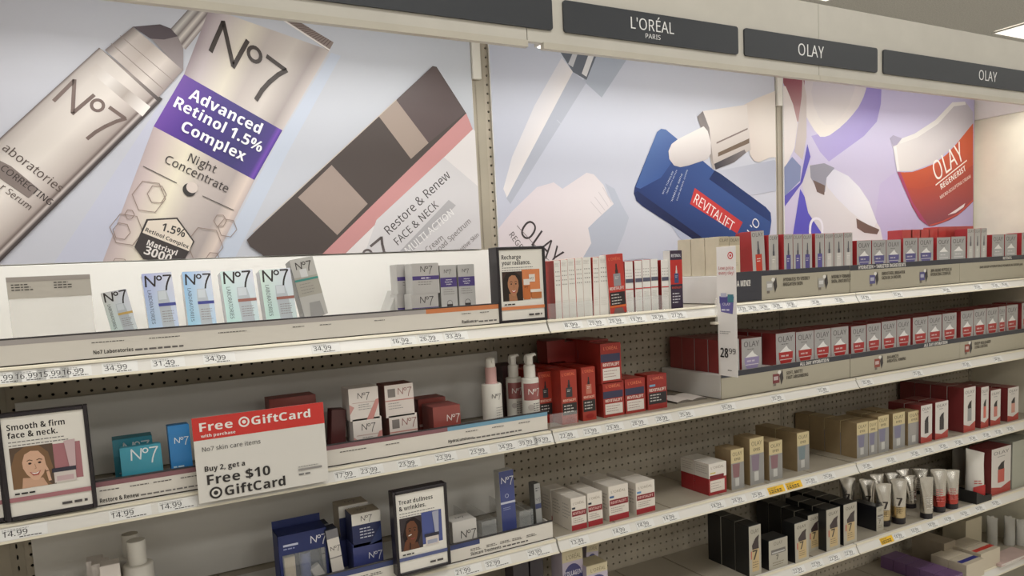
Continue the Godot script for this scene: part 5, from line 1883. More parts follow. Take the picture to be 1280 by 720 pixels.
	box_at("cream_box", "dark box standing by the grey panel behind the pump bottles", "", Vector3(x_at(640, 1.15, 0.1), 1.0995, 0.1), Vector3(0.05, y_at(456, x_at(640, 1.15, 0.1), 0.1) - 1.0995, 0.07), "plain", {"tint": K(60, 36, 36), "side": K(60, 36, 36)})

	# third shelf
	q = Vector3(x_at(177, 0.86, 0.20), 0.8076, 0.20)
	bottle("toner_bottle", "white screw-cap bottle with a large logo on the third shelf", q, y_at(675, q.x, 0.20) - q.y, 0.030, "cap")
	q = Vector3(x_at(169, 0.86, 0.13), 0.8076, 0.13)
	bottle("toner_bottle", "white screw-cap bottle half hidden behind the logo bottle", q, y_at(667, q.x, 0.13) - q.y, 0.028, "cap")
	for e in [[131, 156, 709, 0.25, "small white and pink box in front, beside the screw-cap bottles"], [120, 142, 707, 0.20, "small pink box behind the front one, beside the screw-cap bottles"], [113, 134, 703, 0.16, "small white box at the back, beside the screw-cap bottles"]]:
		carton("cream_box", e[4], "", 2, [e[0], e[1], e[2], "pink_day"], {"z": e[3], "d": 0.035, "base": 0.8076, "side": K(226, 218, 212)})
	gift_set()
	carton("eye_serum_box", "slim white and navy box leaning beside the navy gift set", "", 2, [416, 431, 662, "slim_white"], {"z": 0.262, "d": 0.04, "base": 0.8076, "roll": 5.0, "side": K(36, 40, 58)})
	carton("eye_serum_box", "slim white and navy box behind the leaning one", "", 2, [405, 419, 656, "slim_white"], {"z": 0.22, "d": 0.04, "base": 0.8076, "roll": 4.0, "side": K(36, 40, 58)})
	lower = carton("cream_box", "royal blue box under the white-topped navy box", "", 2, [442, 479, 682, "blue_low"], {"z": 0.262, "d": 0.055, "base": 0.8076, "side": K(66, 72, 126)})
	carton("cream_box", "navy box with a white top panel, stacked on the royal blue box", "", 2, [440, 476, 644, "navy_box"], {"z": 0.262, "d": 0.055, "base": y_at(682, lower.position.x, 0.262) + 0.0012, "side": K(36, 46, 88), "top": K(176, 164, 146), "top_seven": true})
	lower = carton("cream_box", "navy box behind the royal blue box", "", 2, [424, 462, 673, "blue_low"], {"z": 0.20, "d": 0.055, "base": 0.8076, "side": K(66, 72, 126)})
	carton("cream_box", "white-topped navy box at the back of the stacked navy boxes", "", 2, [424, 461, 634, "navy_box"], {"z": 0.20, "d": 0.055, "base": y_at(673, lower.position.x, 0.20) + 0.0012, "side": K(176, 164, 146), "top_seven": true})
	framed_sign("black framed sign of a woman touching her cheek, with navy products", [[492.5, 619], [558.5, 600.5], [564, 706], [495.5, 722]], 0.331, 0.03, 2)
	carton("cream_box", "small white box beside the dullness and wrinkles sign", "", 2, [566, 596, 654, "white_seven"], {"z": 0.26, "d": 0.055, "base": 0.8076, "side": K(222, 218, 212), "top_seven": true})
	clear_fence("clear divider in the navy tray beside the small white box", 2, 604, 622, 0.07, 0.262)
	carton("serum_box", "tall royal blue serum box in the navy tray", "", 2, [628, 646, 590, "blue_tall"], {"z": 0.26, "d": 0.03, "base": 0.8076, "roll": 1.0, "side": K(200, 198, 194)})
	carton("eye_serum_box", "slim grey box beside the tall royal blue box", "", 2, [670.5, 678, 605, "grey_slim"], {"z": 0.255, "d": 0.03, "base": 0.8076, "roll": 1.5, "side": K(96, 96, 92)})
	clear_fence("clear divider between the royal blue and the slim grey box", 2, 651, 668, 0.075, 0.262)
	# fourth shelf, just below the frame's edge
	for e in [[645, 664, 697, "dark box under the third shelf's rail, beside the collagen boxes"], [666, 682, 693, "dark slim box under the third shelf's rail, next to the collagen boxes"]]:
		carton("cream_box", e[3], "", 3, [e[0], e[1], e[2], "plain"], {"z": 0.24, "d": 0.05, "tint": K(50, 44, 52), "side": K(50, 44, 52)})


func framed_sign_sliver() -> void:  # the next sign along, of which only its right edge shows
	framed_sign("black framed sign of which only the edge shows beside the light brown hair sign", [[-110, 540], [2, 520], [5, 652], [-108, 672]], 0.306, 0.02, 0)


func gift_set() -> void:
	var z := 0.25
	var y := 0.8076
	var x0 := x_at(350, y + 0.06, z)
	var x1 := x_at(411, y + 0.06, z)
	var w := x1 - x0
	var h := y_at(671, x0, z) - y
	var d := 0.06
	var navy := K(40, 52, 104)
	var t := thing("gift_set_box", "navy gift set box with a window showing small skincare tubes", "box", Vector3((x0 + x1) / 2, y, z))
	var s := Sol.new()
	s.box(Vector3(-w / 2, 0, -d), Vector3(-w / 2 + 0.0015, h, 0), 0.0003, navy)
	s.box(Vector3(w / 2 - 0.0015, 0, -d), Vector3(w / 2, h, 0), 0.0003, navy)
	s.box(Vector3(-w / 2, 0, -d), Vector3(w / 2, h, -d + 0.0015), 0.0003, navy)
	s.box(Vector3(-w / 2, h - 0.0015, -d), Vector3(w / 2, h, 0), 0.0003, navy)
	s.box(Vector3(-w / 2, 0, -d), Vector3(w / 2, 0.003, 0), 0.0003, navy)
	part(t, "body", s.done(), mats.board)
	s = Sol.new()  # hanging header behind the top
	s.box(Vector3(-w / 2, h, -d), Vector3(w / 2, h + 0.018, -d + 0.0015), 0.0003, navy)
	part(t, "hang_tab", s.done(), mats.board)
	s = Sol.new()
	s.box(Vector3(-w / 2, h * 0.66, -0.0012), Vector3(w / 2, h, 0), 0.0003, navy)
	s.box(Vector3(-w / 2, 0, -0.0012), Vector3(-w / 2 + 0.008, h * 0.66, 0), 0.0003, navy)
	s.box(Vector3(w / 2 - 0.006, 0, -0.0012), Vector3(w / 2, h * 0.66, 0), 0.0003, navy)
	part(t, "front_frame", s.done(), mats.board)
	var a := Art.new(face("front", w, h, d))
	a.seven(w * 0.66, h * 0.77, h * 0.12, K(226, 226, 232), 0.12)
	a.rect(w * 0.1, h * 0.80, w * 0.3, h * 0.035, K(196, 200, 220))
	a.fine(w * 0.1, h * 0.75, w * 0.3, 1, 0.01, h * 0.02, K(150, 158, 196))
	part(t, "lettering", a.done(), mats.gloss)
	s = Sol.new()
	s.box(Vector3(-w / 2 + 0.012, 0.003, -0.03), Vector3(-w / 2 + 0.037, h * 0.60, -0.008), 0.001, K(206, 190, 164))
	part(t, "sample_carton", s.done(), mats.paper)
	s = Sol.new()
	s.lathe(Vector3(0.006, 0.003, -0.02), [[0.011, 0.0], [0.012, 0.03], [0.013, h * 0.45], [0.013, h * 0.58]], K(92, 104, 158), 14)
	part(t, "sample_tube", s.done(), mats.plastic)
	s = Sol.new()
	s.box(Vector3(-0.012, -0.02, -0.01), Vector3(0.012, 0.02, 0.01), 0.002, K(206, 200, 192))
	var o := part(t, "sample_box", s.done(), mats.paper)
	o.position = Vector3(w * 0.3, h * 0.2, -0.02)
	o.rotation_degrees.z = 28.0
	s = Sol.new()
	s.box(Vector3(-w / 2 + 0.008, 0.003, -0.0014), Vector3(w / 2 - 0.006, h * 0.66, -0.0008), 0.0, Color.WHITE)
	part(t, "window_film", s.done(), mats.clear)


func stock_middle_bay() -> void:
	var red := K(150, 34, 42)
	# top shelf: serum cartons turned so that their white sides face the aisle
	var i := 0
	for e in [[694, 702, 326], [702, 711, 325], [711, 720, 324], [720, 729.5, 323], [729.5, 740, 322], [741, 749, 322], [749, 760, 321]]:
		carton("serum_carton", "white serum carton with its printed side out, in the row behind the clear fence", "white-sided serum cartons beside the red-fronted carton", 0, [e[0], e[1], e[2], "white_side"], {"z": 0.287, "d": 0.11, "tint": K(196, 70, 60) if i % 2 else K(226, 220, 212), "side": K(190, 62, 54), "top": K(236, 232, 226), "roll": -1.0 if i > 4 else 0.0, "print": "film"})
		i += 1
	carton("serum_carton", "red serum carton with a black panel, front out, on the top shelf", "", 0, [762, 783, 318, "red_serum"], {"z": 0.292, "d": 0.03, "side": K(226, 222, 216), "top": K(190, 62, 54), "roll": 3.0})
	i = 0
	for e in [[782, 792, 327, 323], [794, 803, 326, 325], [803.5, 813.5, 325, 325], [814, 823, 324, 322], [827, 837.5, 325, 323]]:
		var c := carton("serum_carton", "white serum carton with a grey band and an open top flap", "white serum cartons with open flaps", 0, [e[0], e[1], e[2], "white_side_band"], {"z": 0.28, "d": 0.10, "side": K(170, 44, 46), "top": K(236, 232, 228), "print": "film", "flap": false})
		var s := Sol.new()
		s.quad(Vector3(-0.012, 0, 0), Vector3(0.012, 0, 0), Vector3(0.012, 0.004, -0.05), Vector3(-0.012, 0.004, -0.05), Vector3.UP, K(120, 116, 124))
		var fl := part(c, "open_flap", s.done(), mats.paper)
		fl.position = Vector3(0, y_at(e[2], c.position.x, 0.28) - c.position.y + 0.001, -0.02)
		i += 1
	carton("serum_carton", "dark red and navy serum carton with a dropper bottle, front out", "", 0, [838.5, 853.5, 313.5, "dark_serum"], {"z": 0.29, "d": 0.03, "side": K(226, 222, 216), "top": K(50, 44, 60)})
	clear_fence("clear plastic fence in front of the white-sided serum cartons", 0, 686, 742, 0.040, 0.298)
	clear_fence("clear plastic fence in front of the white cartons with open flaps", 0, 784, 838, 0.040, 0.298)

	# top riser
	var x0 := x_at(898, 1.44, 0.291)
	var silver := K(176, 174, 172)
	var deck := riser("cream display riser with a dark band, top shelf beside the price flag", 0, x0, BAY - 0.001, 0.094, [], [["band", -1, 952, 0.003], ["band", 952, -1, 0.078], ["white", "A MINI!", 921, 938, 0.05, 0.018], ["jar", 964, 0.022, K(170, 168, 164)], ["black", "HYDRATES TO VISIBLY", 979, 1012, 0.056, 0.011], ["black", "BRIGHTEN SKIN", 979, 1003, 0.041, 0.011], ["jar", 1028, 0.020, K(170, 168, 164)], ["black", "VISIBLY FIRMER", 1039, 1063, 0.054, 0.011], ["black", "SKIN, INSTANTLY", 1039, 1063, 0.039, 0.011]])
	for e in [[899, 911.5, 296], [912, 925, 296]]:
		rows("serum_carton", "beige serum carton on the top riser beside the price flag", "beige serum cartons", 0, [e[0], e[1], e[2], "beige"], {"base": deck + 0.0005, "z": 0.27, "d": 0.06, "side": K(210, 198, 173)}, 3)
	i = 0
	for e in [
		[941, 957, 289, K(190, 60, 46), "serum carton with a red dropper bottle, tilted on the top riser", 3.0, 0.255],
		[961, 973, 294, K(190, 186, 178), "beige-grey serum carton with a clear dropper bottle", 0.0, 0.262],
		[980, 991, 293, K(84, 76, 140), "serum carton with a purple dropper bottle", 0.0, 0.27], [991.5, 1003, 293, K(92, 84, 150), "serum carton with a purple dropper bottle", 0.0, 0.27],
		[1003.5, 1015, 293, K(84, 76, 140), "serum carton with a purple dropper bottle", 0.0, 0.27], [1019, 1030.5, 292, K(92, 84, 150), "serum carton with a purple dropper bottle", 0.0, 0.27],
		[1031, 1042, 292, K(206, 202, 198), "serum carton with a white dropper bottle", 0.0, 0.27], [1042.5, 1054.5, 291.5, K(206, 202, 198), "serum carton with a white dropper bottle", 0.0, 0.27], [1055, 1065.5, 291, K(206, 202, 198), "serum carton with a white dropper bottle", 0.0, 0.27],
	]:
		rows("serum_carton", e[4], "dropper serum cartons on the top riser" if i > 1 else "", 0, [e[0], e[1], e[2], "glow_serum"], {"base": deck + 0.0005, "z": e[6], "d": 0.05, "tint": e[3], "side": K(168, 58, 60), "roll": e[5], "mat": "gloss"}, 1)
		rows("serum_carton", e[4] + ", standing behind", "dropper serum cartons behind the front ones", 0, [e[0] - 7, e[1] - 7, e[2] + 2, "glow_serum"], {"base": deck + 0.0005, "z": e[6] - 0.054, "d": 0.05, "tint": e[3], "side": K(168, 58, 60)}, 1)
		i += 1

	# second shelf
	var rs := {"z": 0.268, "d": 0.055, "side": K(158, 53, 43), "mat": "gloss", "tint": K(60, 56, 60)}
	rows("serum_carton", "glossy red serum carton with a dropper bottle, second shelf", "red dropper cartons beside the pump bottles", 1, [702, 722, 464, "red_serum_store"], rs, 4)
	rows("serum_carton", "glossy red serum carton in the row nearest the pump bottles", "red cartons in the row by the pump bottles", 1, [674, 691, 466, "red_serum_store"], {"z": 0.22, "d": 0.05, "side": K(158, 53, 43), "mat": "gloss", "tint": K(60, 56, 60)}, 3)
	rows("serum_carton", "glossy red serum carton with a pale vial, second shelf", "red vial cartons", 1, [728, 745, 460, "red_serum_store"], {"z": 0.266, "d": 0.055, "side": K(158, 53, 43), "mat": "gloss", "tint": K(190, 120, 100)}, 4)
	for e in [[688, 0.13], [710, 0.13], [688, 0.07], [710, 0.07]]:  # second layer lying on the rows at the back
		var x := x_at(e[0] + 8, 1.25, e[1])
		box_at("serum_carton", "maroon carton laid on top of the red dropper cartons", "maroon cartons on the second layer", Vector3(x, y_at(463, x, 0.268) + 0.012, e[1]), Vector3(0.062, 0.062, 0.058), "plain", {"tint": K(140, 48, 44), "side": K(140, 48, 44), "mat": "gloss"})
	var rc := {"z": 0.268, "d": 0.06, "side": K(156, 51, 43), "mat": "gloss"}
	var low := carton("cream_carton", "red cream carton with a white panel, bottom of its stack on the second shelf", "", 1, [754, 780, 479, "red_cream"], rc)
	var r2 := rc.duplicate()
	r2.base = y_at(479, low.position.x, 0.268) + 0.0015
	carton("cream_carton", "red cream carton with a white panel, top of its stack on the second shelf", "", 1, [751, 776.5, 430.5, "red_cream"], r2)
	for k in [0.206, 0.144]:
		var r3 := rc.duplicate()
		box_at("cream_carton", "red cream carton behind the front stack, lower layer", "red cream cartons at the back", Vector3(low.position.x, SHELF_Y[1] + 0.0005, k), Vector3(0.066, r2.base - SHELF_Y[1] - 0.001, 0.06), "red_cream", r3)
		box_at("cream_carton", "red cream carton behind the front stack, upper layer", "red cream cartons at the back, upper layer", Vector3(low.position.x, r2.base, k), Vector3(0.066, 0.118, 0.06), "red_cream", r3)
	rows("cream_carton", "red cream carton with a white panel standing alone beside the stack", "single red cream cartons", 1, [781.5, 806.5, 475, "red_cream"], rc, 2)
	rc.tint = K(40, 40, 40)
	carton("cream_carton", "red night cream carton with a black panel, at the end of the red row", "", 1, [809.5, 833.5, 469.5, "red_night"], rc)
	clear_fence("clear plastic fence in front of the red dropper cartons", 1, 688, 722, 0.036, 0.285)
	var t := thing("paper_leaflet", "crumpled white paper lying on the second shelf by the riser", "paper", Vector3(x_at(857, 1.1, 0.22), SHELF_Y[1] + 0.0005, 0.22))
	var s := Sol.new()
	for k in 6:
		var fx := -0.06 + k * 0.02
		var h0 := 0.004 + 0.005 * absf(sin(k * 2.1))
		var h1 := 0.004 + 0.005 * absf(sin((k + 1) * 2.1))
		s.quad(Vector3(fx, h0, 0.03), Vector3(fx + 0.02, h1, 0.03), Vector3(fx + 0.018, h1 + 0.004, -0.05), Vector3(fx - 0.002, h0 + 0.004, -0.05), Vector3.UP, K(216, 208, 200))
		s.quad(Vector3(fx, 0, 0.028), Vector3(fx + 0.02, 0, 0.028), Vector3(fx + 0.02, h1, 0.03), Vector3(fx, h0, 0.03), Vector3.BACK, K(120, 112, 104))
	part(t, "sheet", s.done(), mats.paper)

	deck = riser("cream display riser with a dark band, second shelf beside the price flag", 1, x_at(901.5, 1.14, 0.291), BAY - 0.001, 0.083, [], [["band", -1, -1, 0.066], ["white", "ALL DAY HYDRATION", 1000, 1036, 0.0685, 0.011], ["jar", 972, 0.016, K(126, 66, 70)], ["black", "SOFT, MATTE", 983, 1003, 0.046, 0.011], ["black", "FAST ABSORBING", 983, 1010, 0.031, 0.011]])
	i = 0
	var jo := {"base": deck + 0.0005, "z": 0.272, "d": 0.058, "side": K(150, 62, 62), "mat": "gloss"}
	for e in [[902, 924, 426, 1], [927, 952, 424, 1], [970, 994, 417.5, 0], [995, 1017.5, 415.5, 0], [1018, 1038.5, 412.5, 0], [1039, 1060.5, 410, 0]]:
		var o := jo.duplicate()
		o.tint = K(150, 138, 176) if e[3] else K(170, 44, 46)
		rows("cream_carton", "grey face cream carton with a lilac jar picture, second shelf" if e[3] else "grey face cream carton with a red jar picture, riser beside the price flag", "face cream cartons on the riser by the price flag, " + ("lilac" if e[3] else "red"), 1, [e[0], e[1], e[2], "jar"], o, 4 if i < 3 else 2)
		i += 1

	# third shelf
	var wo := {"z": 0.284, "d": 0.05, "side": K(226, 218, 208), "side_kind": "carton_side"}
	for e in [[714, 733, 624, K(50, 60, 70), 3, 0.05], [734.5, 753, 617.5, K(50, 60, 70), 2, 0.05], [761, 785.5, 609, K(60, 100, 150), 2, 0.07], [795, 818.5, 604.5, K(90, 140, 190), 2, 0.07]]:
		var o := wo.duplicate()
		o.tint = e[3]
		o.d = e[5]
		var label := "white and red cream carton, narrow, on the third shelf" if e[5] < 0.06 else "white and red cream carton, wide with a blue mark, on the third shelf"
		rows("cream_carton", label, "white and red cream cartons, " + ("narrow" if e[5] < 0.06 else "wide"), 2, [e[0], e[1], e[2], "white_red"], o, e[4])
	rows("cream_carton", "carton with white top half and red lower half in clear wrap", "half red cream cartons", 2, [886, 908, 581, "half_red"], {"z": 0.279, "d": 0.062, "side": K(156, 46, 48), "top": K(226, 220, 212), "mat": "gloss", "side_kind": "half_side"}, 2)
	var eo := {"z": 0.279, "d": 0.07, "side": K(156, 135, 101)}
	for e in [[914, 930, 563, K(140, 62, 78), 1, "short gold-topped eye cream carton with a red tube"], [937.5, 955, 549, K(130, 100, 130), 1, "tall gold-topped eye serum carton with a mauve tube"], [961.5, 978, 553, K(140, 70, 90), 1, "gold-topped eye cream carton with a plum tube, beside the tall mauve one"], [996.5, 1011.5, 542, K(100, 130, 140), 2, "gold-topped eye gel carton with a pale blue jar"]]:
		var o := eo.duplicate()
		o.tint = e[3]
		if e[0] > 990:
			o.z = 0.262
			o.d = 0.09
		rows("eye_cream_carton", e[5], "gold-topped cartons on the third shelf", 2, [e[0], e[1], e[2], "eyes"], o, e[4])

	# fourth shelf
	for e in [[705.5, 731, 691, 0.26, 0.0, 0.06, "collagen cream carton under the third shelf's joint, in front"], [729, 744, 682, 0.17, 6.0, 0.04, "collagen cream carton tilted at the back, under the third shelf's joint"], [735, 761, 709, 0.28, 0.0, 0.06, "low collagen cream carton beside the front one"]]:
		carton("cream_carton", e[6], "", 3, [e[0], e[1], e[2], "collagen"], {"z": e[3], "d": e[5], "roll": -e[4], "side": K(190, 180, 196), "top": K(204, 192, 160)})
	var bo := {"z": 0.296, "d": 0.06, "side": K(35, 35, 37), "mat": "gloss"}
	rows("serum_carton", "tall black carton with a cream front, at the end of the black row", "tall black cartons", 3, [936.5, 951.5, 659, "total"], bo, 3)
	carton("cream_carton", "low wide black carton with a jar picture", "", 3, [961, 984.5, 677, "total_jar"], bo)
	rows("serum_carton", "black carton with a cream front and a large numeral, in front of the long row", "black pump cartons in the long row", 3, [994, 1011, 655, "total"], {"z": 0.306, "d": 0.05, "side": K(35, 35, 37), "mat": "gloss", "roll": 1.0}, 1)
	rows("serum_carton", "black carton with a cream front in the long row", "black pump cartons behind", 3, [1010, 1025.5, 645, "total"], {"z": 0.265, "d": 0.056, "side": K(35, 35, 37), "mat": "gloss"}, 4)
	rows("serum_carton", "black carton with a cream front, in the row beside the long one", "black pump cartons, middle row", 3, [1033, 1050, 638, "total"], {"z": 0.298, "d": 0.056, "side": K(35, 35, 37), "mat": "gloss"}, 3)
	rows("serum_carton", "black carton with a cream front, beside the shelf joint", "black pump cartons, joint row", 3, [1054.5, 1071, 631.5, "total"], {"z": 0.295, "d": 0.056, "side": K(35, 35, 37), "mat": "gloss"}, 4)


func stock_right_bay() -> void:
	# top riser
	var deck := riser("cream display riser with two joints, top shelf against the end panel", 0, BAY + 0.001, 2.44, 0.094, [x_at(1199.5, 1.43, 0.291)], [["band", -1, -1, 0.076], ["white", "HYDRATION + TARGETED INGREDIENTS", 1073, 1132, 0.079, 0.012], ["jar", 1092, 0.018, K(96, 92, 140)], ["black", "SMOOTHER, BRIGHTER", 1102, 1131, 0.053, 0.011], ["black", "SKIN IN 24 HOURS", 1102, 1126, 0.038, 0.011], ["jar", 1154, 0.016, K(96, 92, 140)], ["black", "20% MORE PEPTIDE 24", 1163, 1189, 0.051, 0.011], ["black", "HYDRATING COMPLEX", 1163, 1188, 0.037, 0.011], ["black", "24H DEEP HYDRATING POWER IN EVERY JAR", 1224, 1278, 0.052, 0.009], ["white", "RETINOL", 1253, 1264, 0.080, 0.011]])
	var jo := {"base": deck + 0.0005, "z": 0.27, "d": 0.06, "side": K(168, 58, 60), "mat": "gloss"}
	for e in [[1071, 1089, 301, 0], [1090, 1107.5, 300.5, 0], [1108, 1126, 300, 0], [1129, 1147, 298, 0], [1148, 1166.5, 297.5, 0], [1171, 1188, 297, 1], [1189, 1207, 296, 1], [1240, 1255, 293.5, 1], [1256, 1271, 293, 1], [1277, 1292, 291, 1]]:
		var o := jo.duplicate()
		o.tint = K(92, 88, 140) if e[3] == 0 else K(176, 176, 176)
		rows("cream_carton", "grey face cream carton with a %s jar picture on the top riser" % ("blue-violet" if e[3] == 0 else "white"), "face cream cartons on the top riser, " + ("violet" if e[3] == 0 else "white"), 0, [e[0], e[1], e[2], "jar"], o, 1)
	for e in [[1209, 1217.5, 286], [1218, 1225.5, 286], [1226, 1233.5, 285.5]]:
		carton("serum_carton", "tall slim grey serum carton between the face cream cartons", "tall slim serum cartons", 0, [e[0], e[1], e[2], "glow_serum"], {"base": deck + 0.0005, "z": 0.27, "d": 0.05, "tint": K(196, 194, 190), "side": K(168, 58, 60)})
	for k in 8:  # taller red cartons standing behind
		var x := x_at(1134 + k * 11.0, 1.55, 0.2)
		box_at("cream_carton", "red carton standing behind the face cream cartons on the top riser", "red cartons behind the face creams", Vector3(x, deck + 0.0005, 0.2), Vector3(0.06, 0.125 + (0.008 if k > 3 else 0.0), 0.06), "plain", {"tint": K(180, 70, 66), "side": K(180, 70, 66), "mat": "gloss"})
	# second riser
	deck = riser("cream display riser with a dark band, second shelf against the end panel", 1, BAY + 0.001, 2.44, 0.083, [x_at(1200, 1.14, 0.291)], [["band", -1, -1, 0.066], ["white", "ALL DAY HYDRATION", 1155, 1184, 0.0685, 0.011], ["jar", 1098, 0.014, K(150, 80, 70)], ["black", "BALANCES", 1109, 1123, 0.046, 0.011], ["black", "BRIGHTEN, FIRMING", 1109, 1132, 0.032, 0.011], ["jar", 1210, 0.016, K(150, 76, 66)], ["black", "DEEP RELEASED", 1218, 1238, 0.046, 0.011], ["black", "LONG LASTING", 1218, 1234, 0.032, 0.011]])
	jo = {"base": deck + 0.0005, "z": 0.272, "d": 0.058, "side": K(150, 62, 62), "mat": "gloss", "tint": K(170, 52, 50)}
	for e in [[1064, 1082.5, 408.5], [1083.5, 1101, 405.5], [1102, 1120.5, 402.5], [1121, 1138, 400], [1141, 1159.5, 397.5], [1160, 1177, 395], [1178, 1195.5, 392.5], [1201, 1216.5, 389.5], [1217, 1232.5, 387], [1233, 1247.5, 385.5], [1248, 1257, 383.5], [1258, 1272, 382], [1277, 1292, 379]]:
		rows("cream_carton", "grey face cream carton with a red jar picture, riser by the end panel", "face cream cartons on the second riser", 1, [e[0], e[1], e[2], "jar"], jo, 2)
	# third shelf
	var eo := {"z": 0.276, "d": 0.065, "side": K(156, 135, 101)}
	for e in [[1071, 1085, 529.5, 4], [1085.5, 1097, 527, 2], [1097.5, 1111, 521, 2], [1116, 1131, 517.5, 2], [1135, 1150.5, 515.5, 1]]:
		var o := eo.duplicate()
		o.tint = K(110, 104, 150) if e[0] < 1130 else K(170, 164, 160)
		rows("eye_cream_carton", "gold-topped eye cream carton with a violet tube" if e[0] < 1130 else "gold-topped eye cream carton with a silver jar", "eye cream cartons, " + ("violet" if e[0] < 1130 else "silver"), 2, [e[0], e[1], e[2], "eyes"], o, e[3])
	var ro := {"z": 0.285, "d": 0.065, "side": K(130, 58, 58), "mat": "gloss"}
	for e in [[1151, 1165, 507.5, K(60, 54, 54), 2, "low white and red carton with a black jar"], [1169, 1185, 503.5, K(50, 46, 48), 2, "low white and red carton with a black pump"], [1204.5, 1219, 485.5, K(150, 150, 150), 4, "tall white and red carton with a black cap, long red side"], [1226, 1235.5, 484.5, K(206, 110, 96), 2, "slim white and red carton with a red bottle"], [1238, 1250.5, 488.5, K(196, 120, 110), 2, "white and red carton with a pale dropper bottle"], [1259.5, 1273, 485.5, K(206, 150, 136), 3, "white and red carton with a pump, beside the end panel"]]:
		var o := ro.duplicate()
		o.tint = e[3]
		rows("serum_carton", e[5], e[5] + " row", 2, [e[0], e[1], e[2], "regen"], o, e[4])
	# fourth shelf
	carton("cream_carton", "small black carton lying beside the shelf joint", "", 3, [1095.5, 1104.5, 634.5, "total_jar"], {"z": 0.275, "d": 0.10, "side": K(36, 37, 40), "mat": "gloss"})
	var silver := K(206, 202, 194)
	var at := func(px: float, z: float) -> Vector3: return Vector3(x_at(px, 0.56, z), SHELF_Y[3] + 0.0005, z)
	for e in [
		[1104, 0.245, 604, K(200, 180, 140), "silver squeeze tube with gold print, beside the small black carton", "7", 8.0],
		[1123, 0.262, 598, K(200, 180, 140), "silver squeeze tube with gold print, beside the plain silver tube", "7", -6.0],
		[1158, 0.29, 596, K(196, 190, 180), "plain silver squeeze tube with a black cap", "x", 12.0],
		[1173, 0.272, 586, K(190, 84, 76), "silver squeeze tube with red foam print, narrow crimp", "x", -4.0],
		[1189, 0.278, 587, K(190, 84, 76), "silver squeeze tube with a red lower half", "x", 3.0],
		[1084, 0.16, 598, K(190, 170, 130), "silver squeeze tube behind, next to the long black row", "7", 0.0],
		[1137, 0.18, 594, K(196, 190, 180), "silver squeeze tube behind the gold print tubes", "x", 10.0],
		[1059, 0.10, 596, K(190, 170, 130), "silver squeeze tube at the back by the black row", "7", -8.0],
		[1096, 0.10, 592, K(190, 170, 130), "silver squeeze tube at the back, crimp showing", "7", 14.0],
		[1114, 0.10, 590, K(190, 170, 130), "silver squeeze tube at the back between two others", "7", -10.0],
		[1128, 0.09, 586, K(196, 190, 180), "silver squeeze tube at the back, crimp tipped", "x", 20.0],
		[1150, 0.10, 585, K(196, 190, 180), "dull silver squeeze tube at the back by the red ones", "x", -12.0],
	]:
		var p: Vector3 = at.call(float(e[0]), e[1])
		tube(e[4], p, y_at(e[2], p.x, p.z) - p.y, 0.0255 if e[0] != 1158 else 0.0225, silver, e[3], e[6], "squeeze tubes on the fourth shelf", K(34, 32, 34), e[5])
	# white pouches in a black tray
	var p2: Vector3 = at.call(1218.0, 0.27)
	pouch("white refill pouch with red print standing in a black tray", p2, y_at(563, p2.x, p2.z) - p2.y, 0.034, true)
	p2 = at.call(1200.0, 0.12)
	pouch("grey-white refill pouch behind the one with red print", p2, y_at(561, p2.x, p2.z) - p2.y, 0.032, false)
	var t := thing("pouch_tray", "black cardboard tray under the white refill pouch", "tray", Vector3(x_at(1216, 0.53, 0.27), SHELF_Y[3] + 0.0003, 0.29))
	var s := Sol.new()
	s.plate([Vector2(-0.055, 0), Vector2(0.05, 0), Vector2(0.05, 0.022), Vector2(0.0, 0.026), Vector2(-0.055, 0.05)], 0.024, 0.026, K(38, 36, 38))
	s.box(Vector3(-0.055, 0, -0.12), Vector3(-0.053, 0.05, 0.024), 0.0003, K(38, 36, 38))
	s.box(Vector3(0.048, 0, -0.12), Vector3(0.05, 0.022, 0.024), 0.0003, K(38, 36, 38))
	part(t, "walls", s.done(), mats.board)
	carton("cream_carton", "large white and red carton with a bottle picture by the end panel", "", 3, [1239, 1263, 562.5, "regen"], {"z": 0.29, "d": 0.09, "side": K(130, 58, 58), "tint": K(196, 90, 80)})
	carton("cream_carton", "large grey-green carton against the end panel", "", 3, [1265, 1292, 553, "plain"], {"z": 0.29, "d": 0.12, "tint": K(170, 171, 158), "side": K(170, 171, 158)})
	# base shelf
	var bo := {"d": 0.07, "side": K(202, 190, 170)}
	for e in [
		[1208, 1230.5, 707, 0.33, 2, "white topped carton with a blue stripe on the base shelf", K(202, 190, 170)],
		[1226, 1250, 693, 0.31, 2, "white topped carton with a red stripe on the base shelf", K(202, 190, 170)],
	]:
		var o := bo.duplicate()
		o.z = e[3]
		o.tint = e[6]
		rows("wipes_carton", e[5], e[5], 4, [e[0], e[1], e[2], "plain"], o, e[4])
	stripe_on_top([1208, 1230.5, 707, 0.33], K(54, 58, 130))
	stripe_on_top([1226, 1250, 693, 0.31], K(196, 60, 52))
	carton("wipes_carton", "beige flowered carton at the back of the base shelf", "", 4, [1207, 1227, 652, "plain"], {"z": 0.16, "d": 0.10, "tint": K(190, 180, 156), "side": K(190, 180, 156)})
	carton("wipes_carton", "low brown carton at the back of the base shelf", "", 4, [1180, 1194, 680, "plain"], {"z": 0.20, "d": 0.14, "tint": K(156, 143, 125), "side": K(156, 143, 125)})
	for k in 5:
		var z := 0.335 - k * 0.056
		box_at("wipes_pack", "purple wrapped pack in the row on the base shelf", "purple packs on the base shelf", Vector3(x_at(1196, 0.3, 0.335) - 0.01, SHELF_Y[4] + 0.0005, z), Vector3(0.10, y_at(719, x_at(1196, 0.3, 0.335), 0.335) - SHELF_Y[4], 0.054), "plain", {"tint": K(112, 84, 124), "side": K(112, 84, 124), "mat": "gloss"})
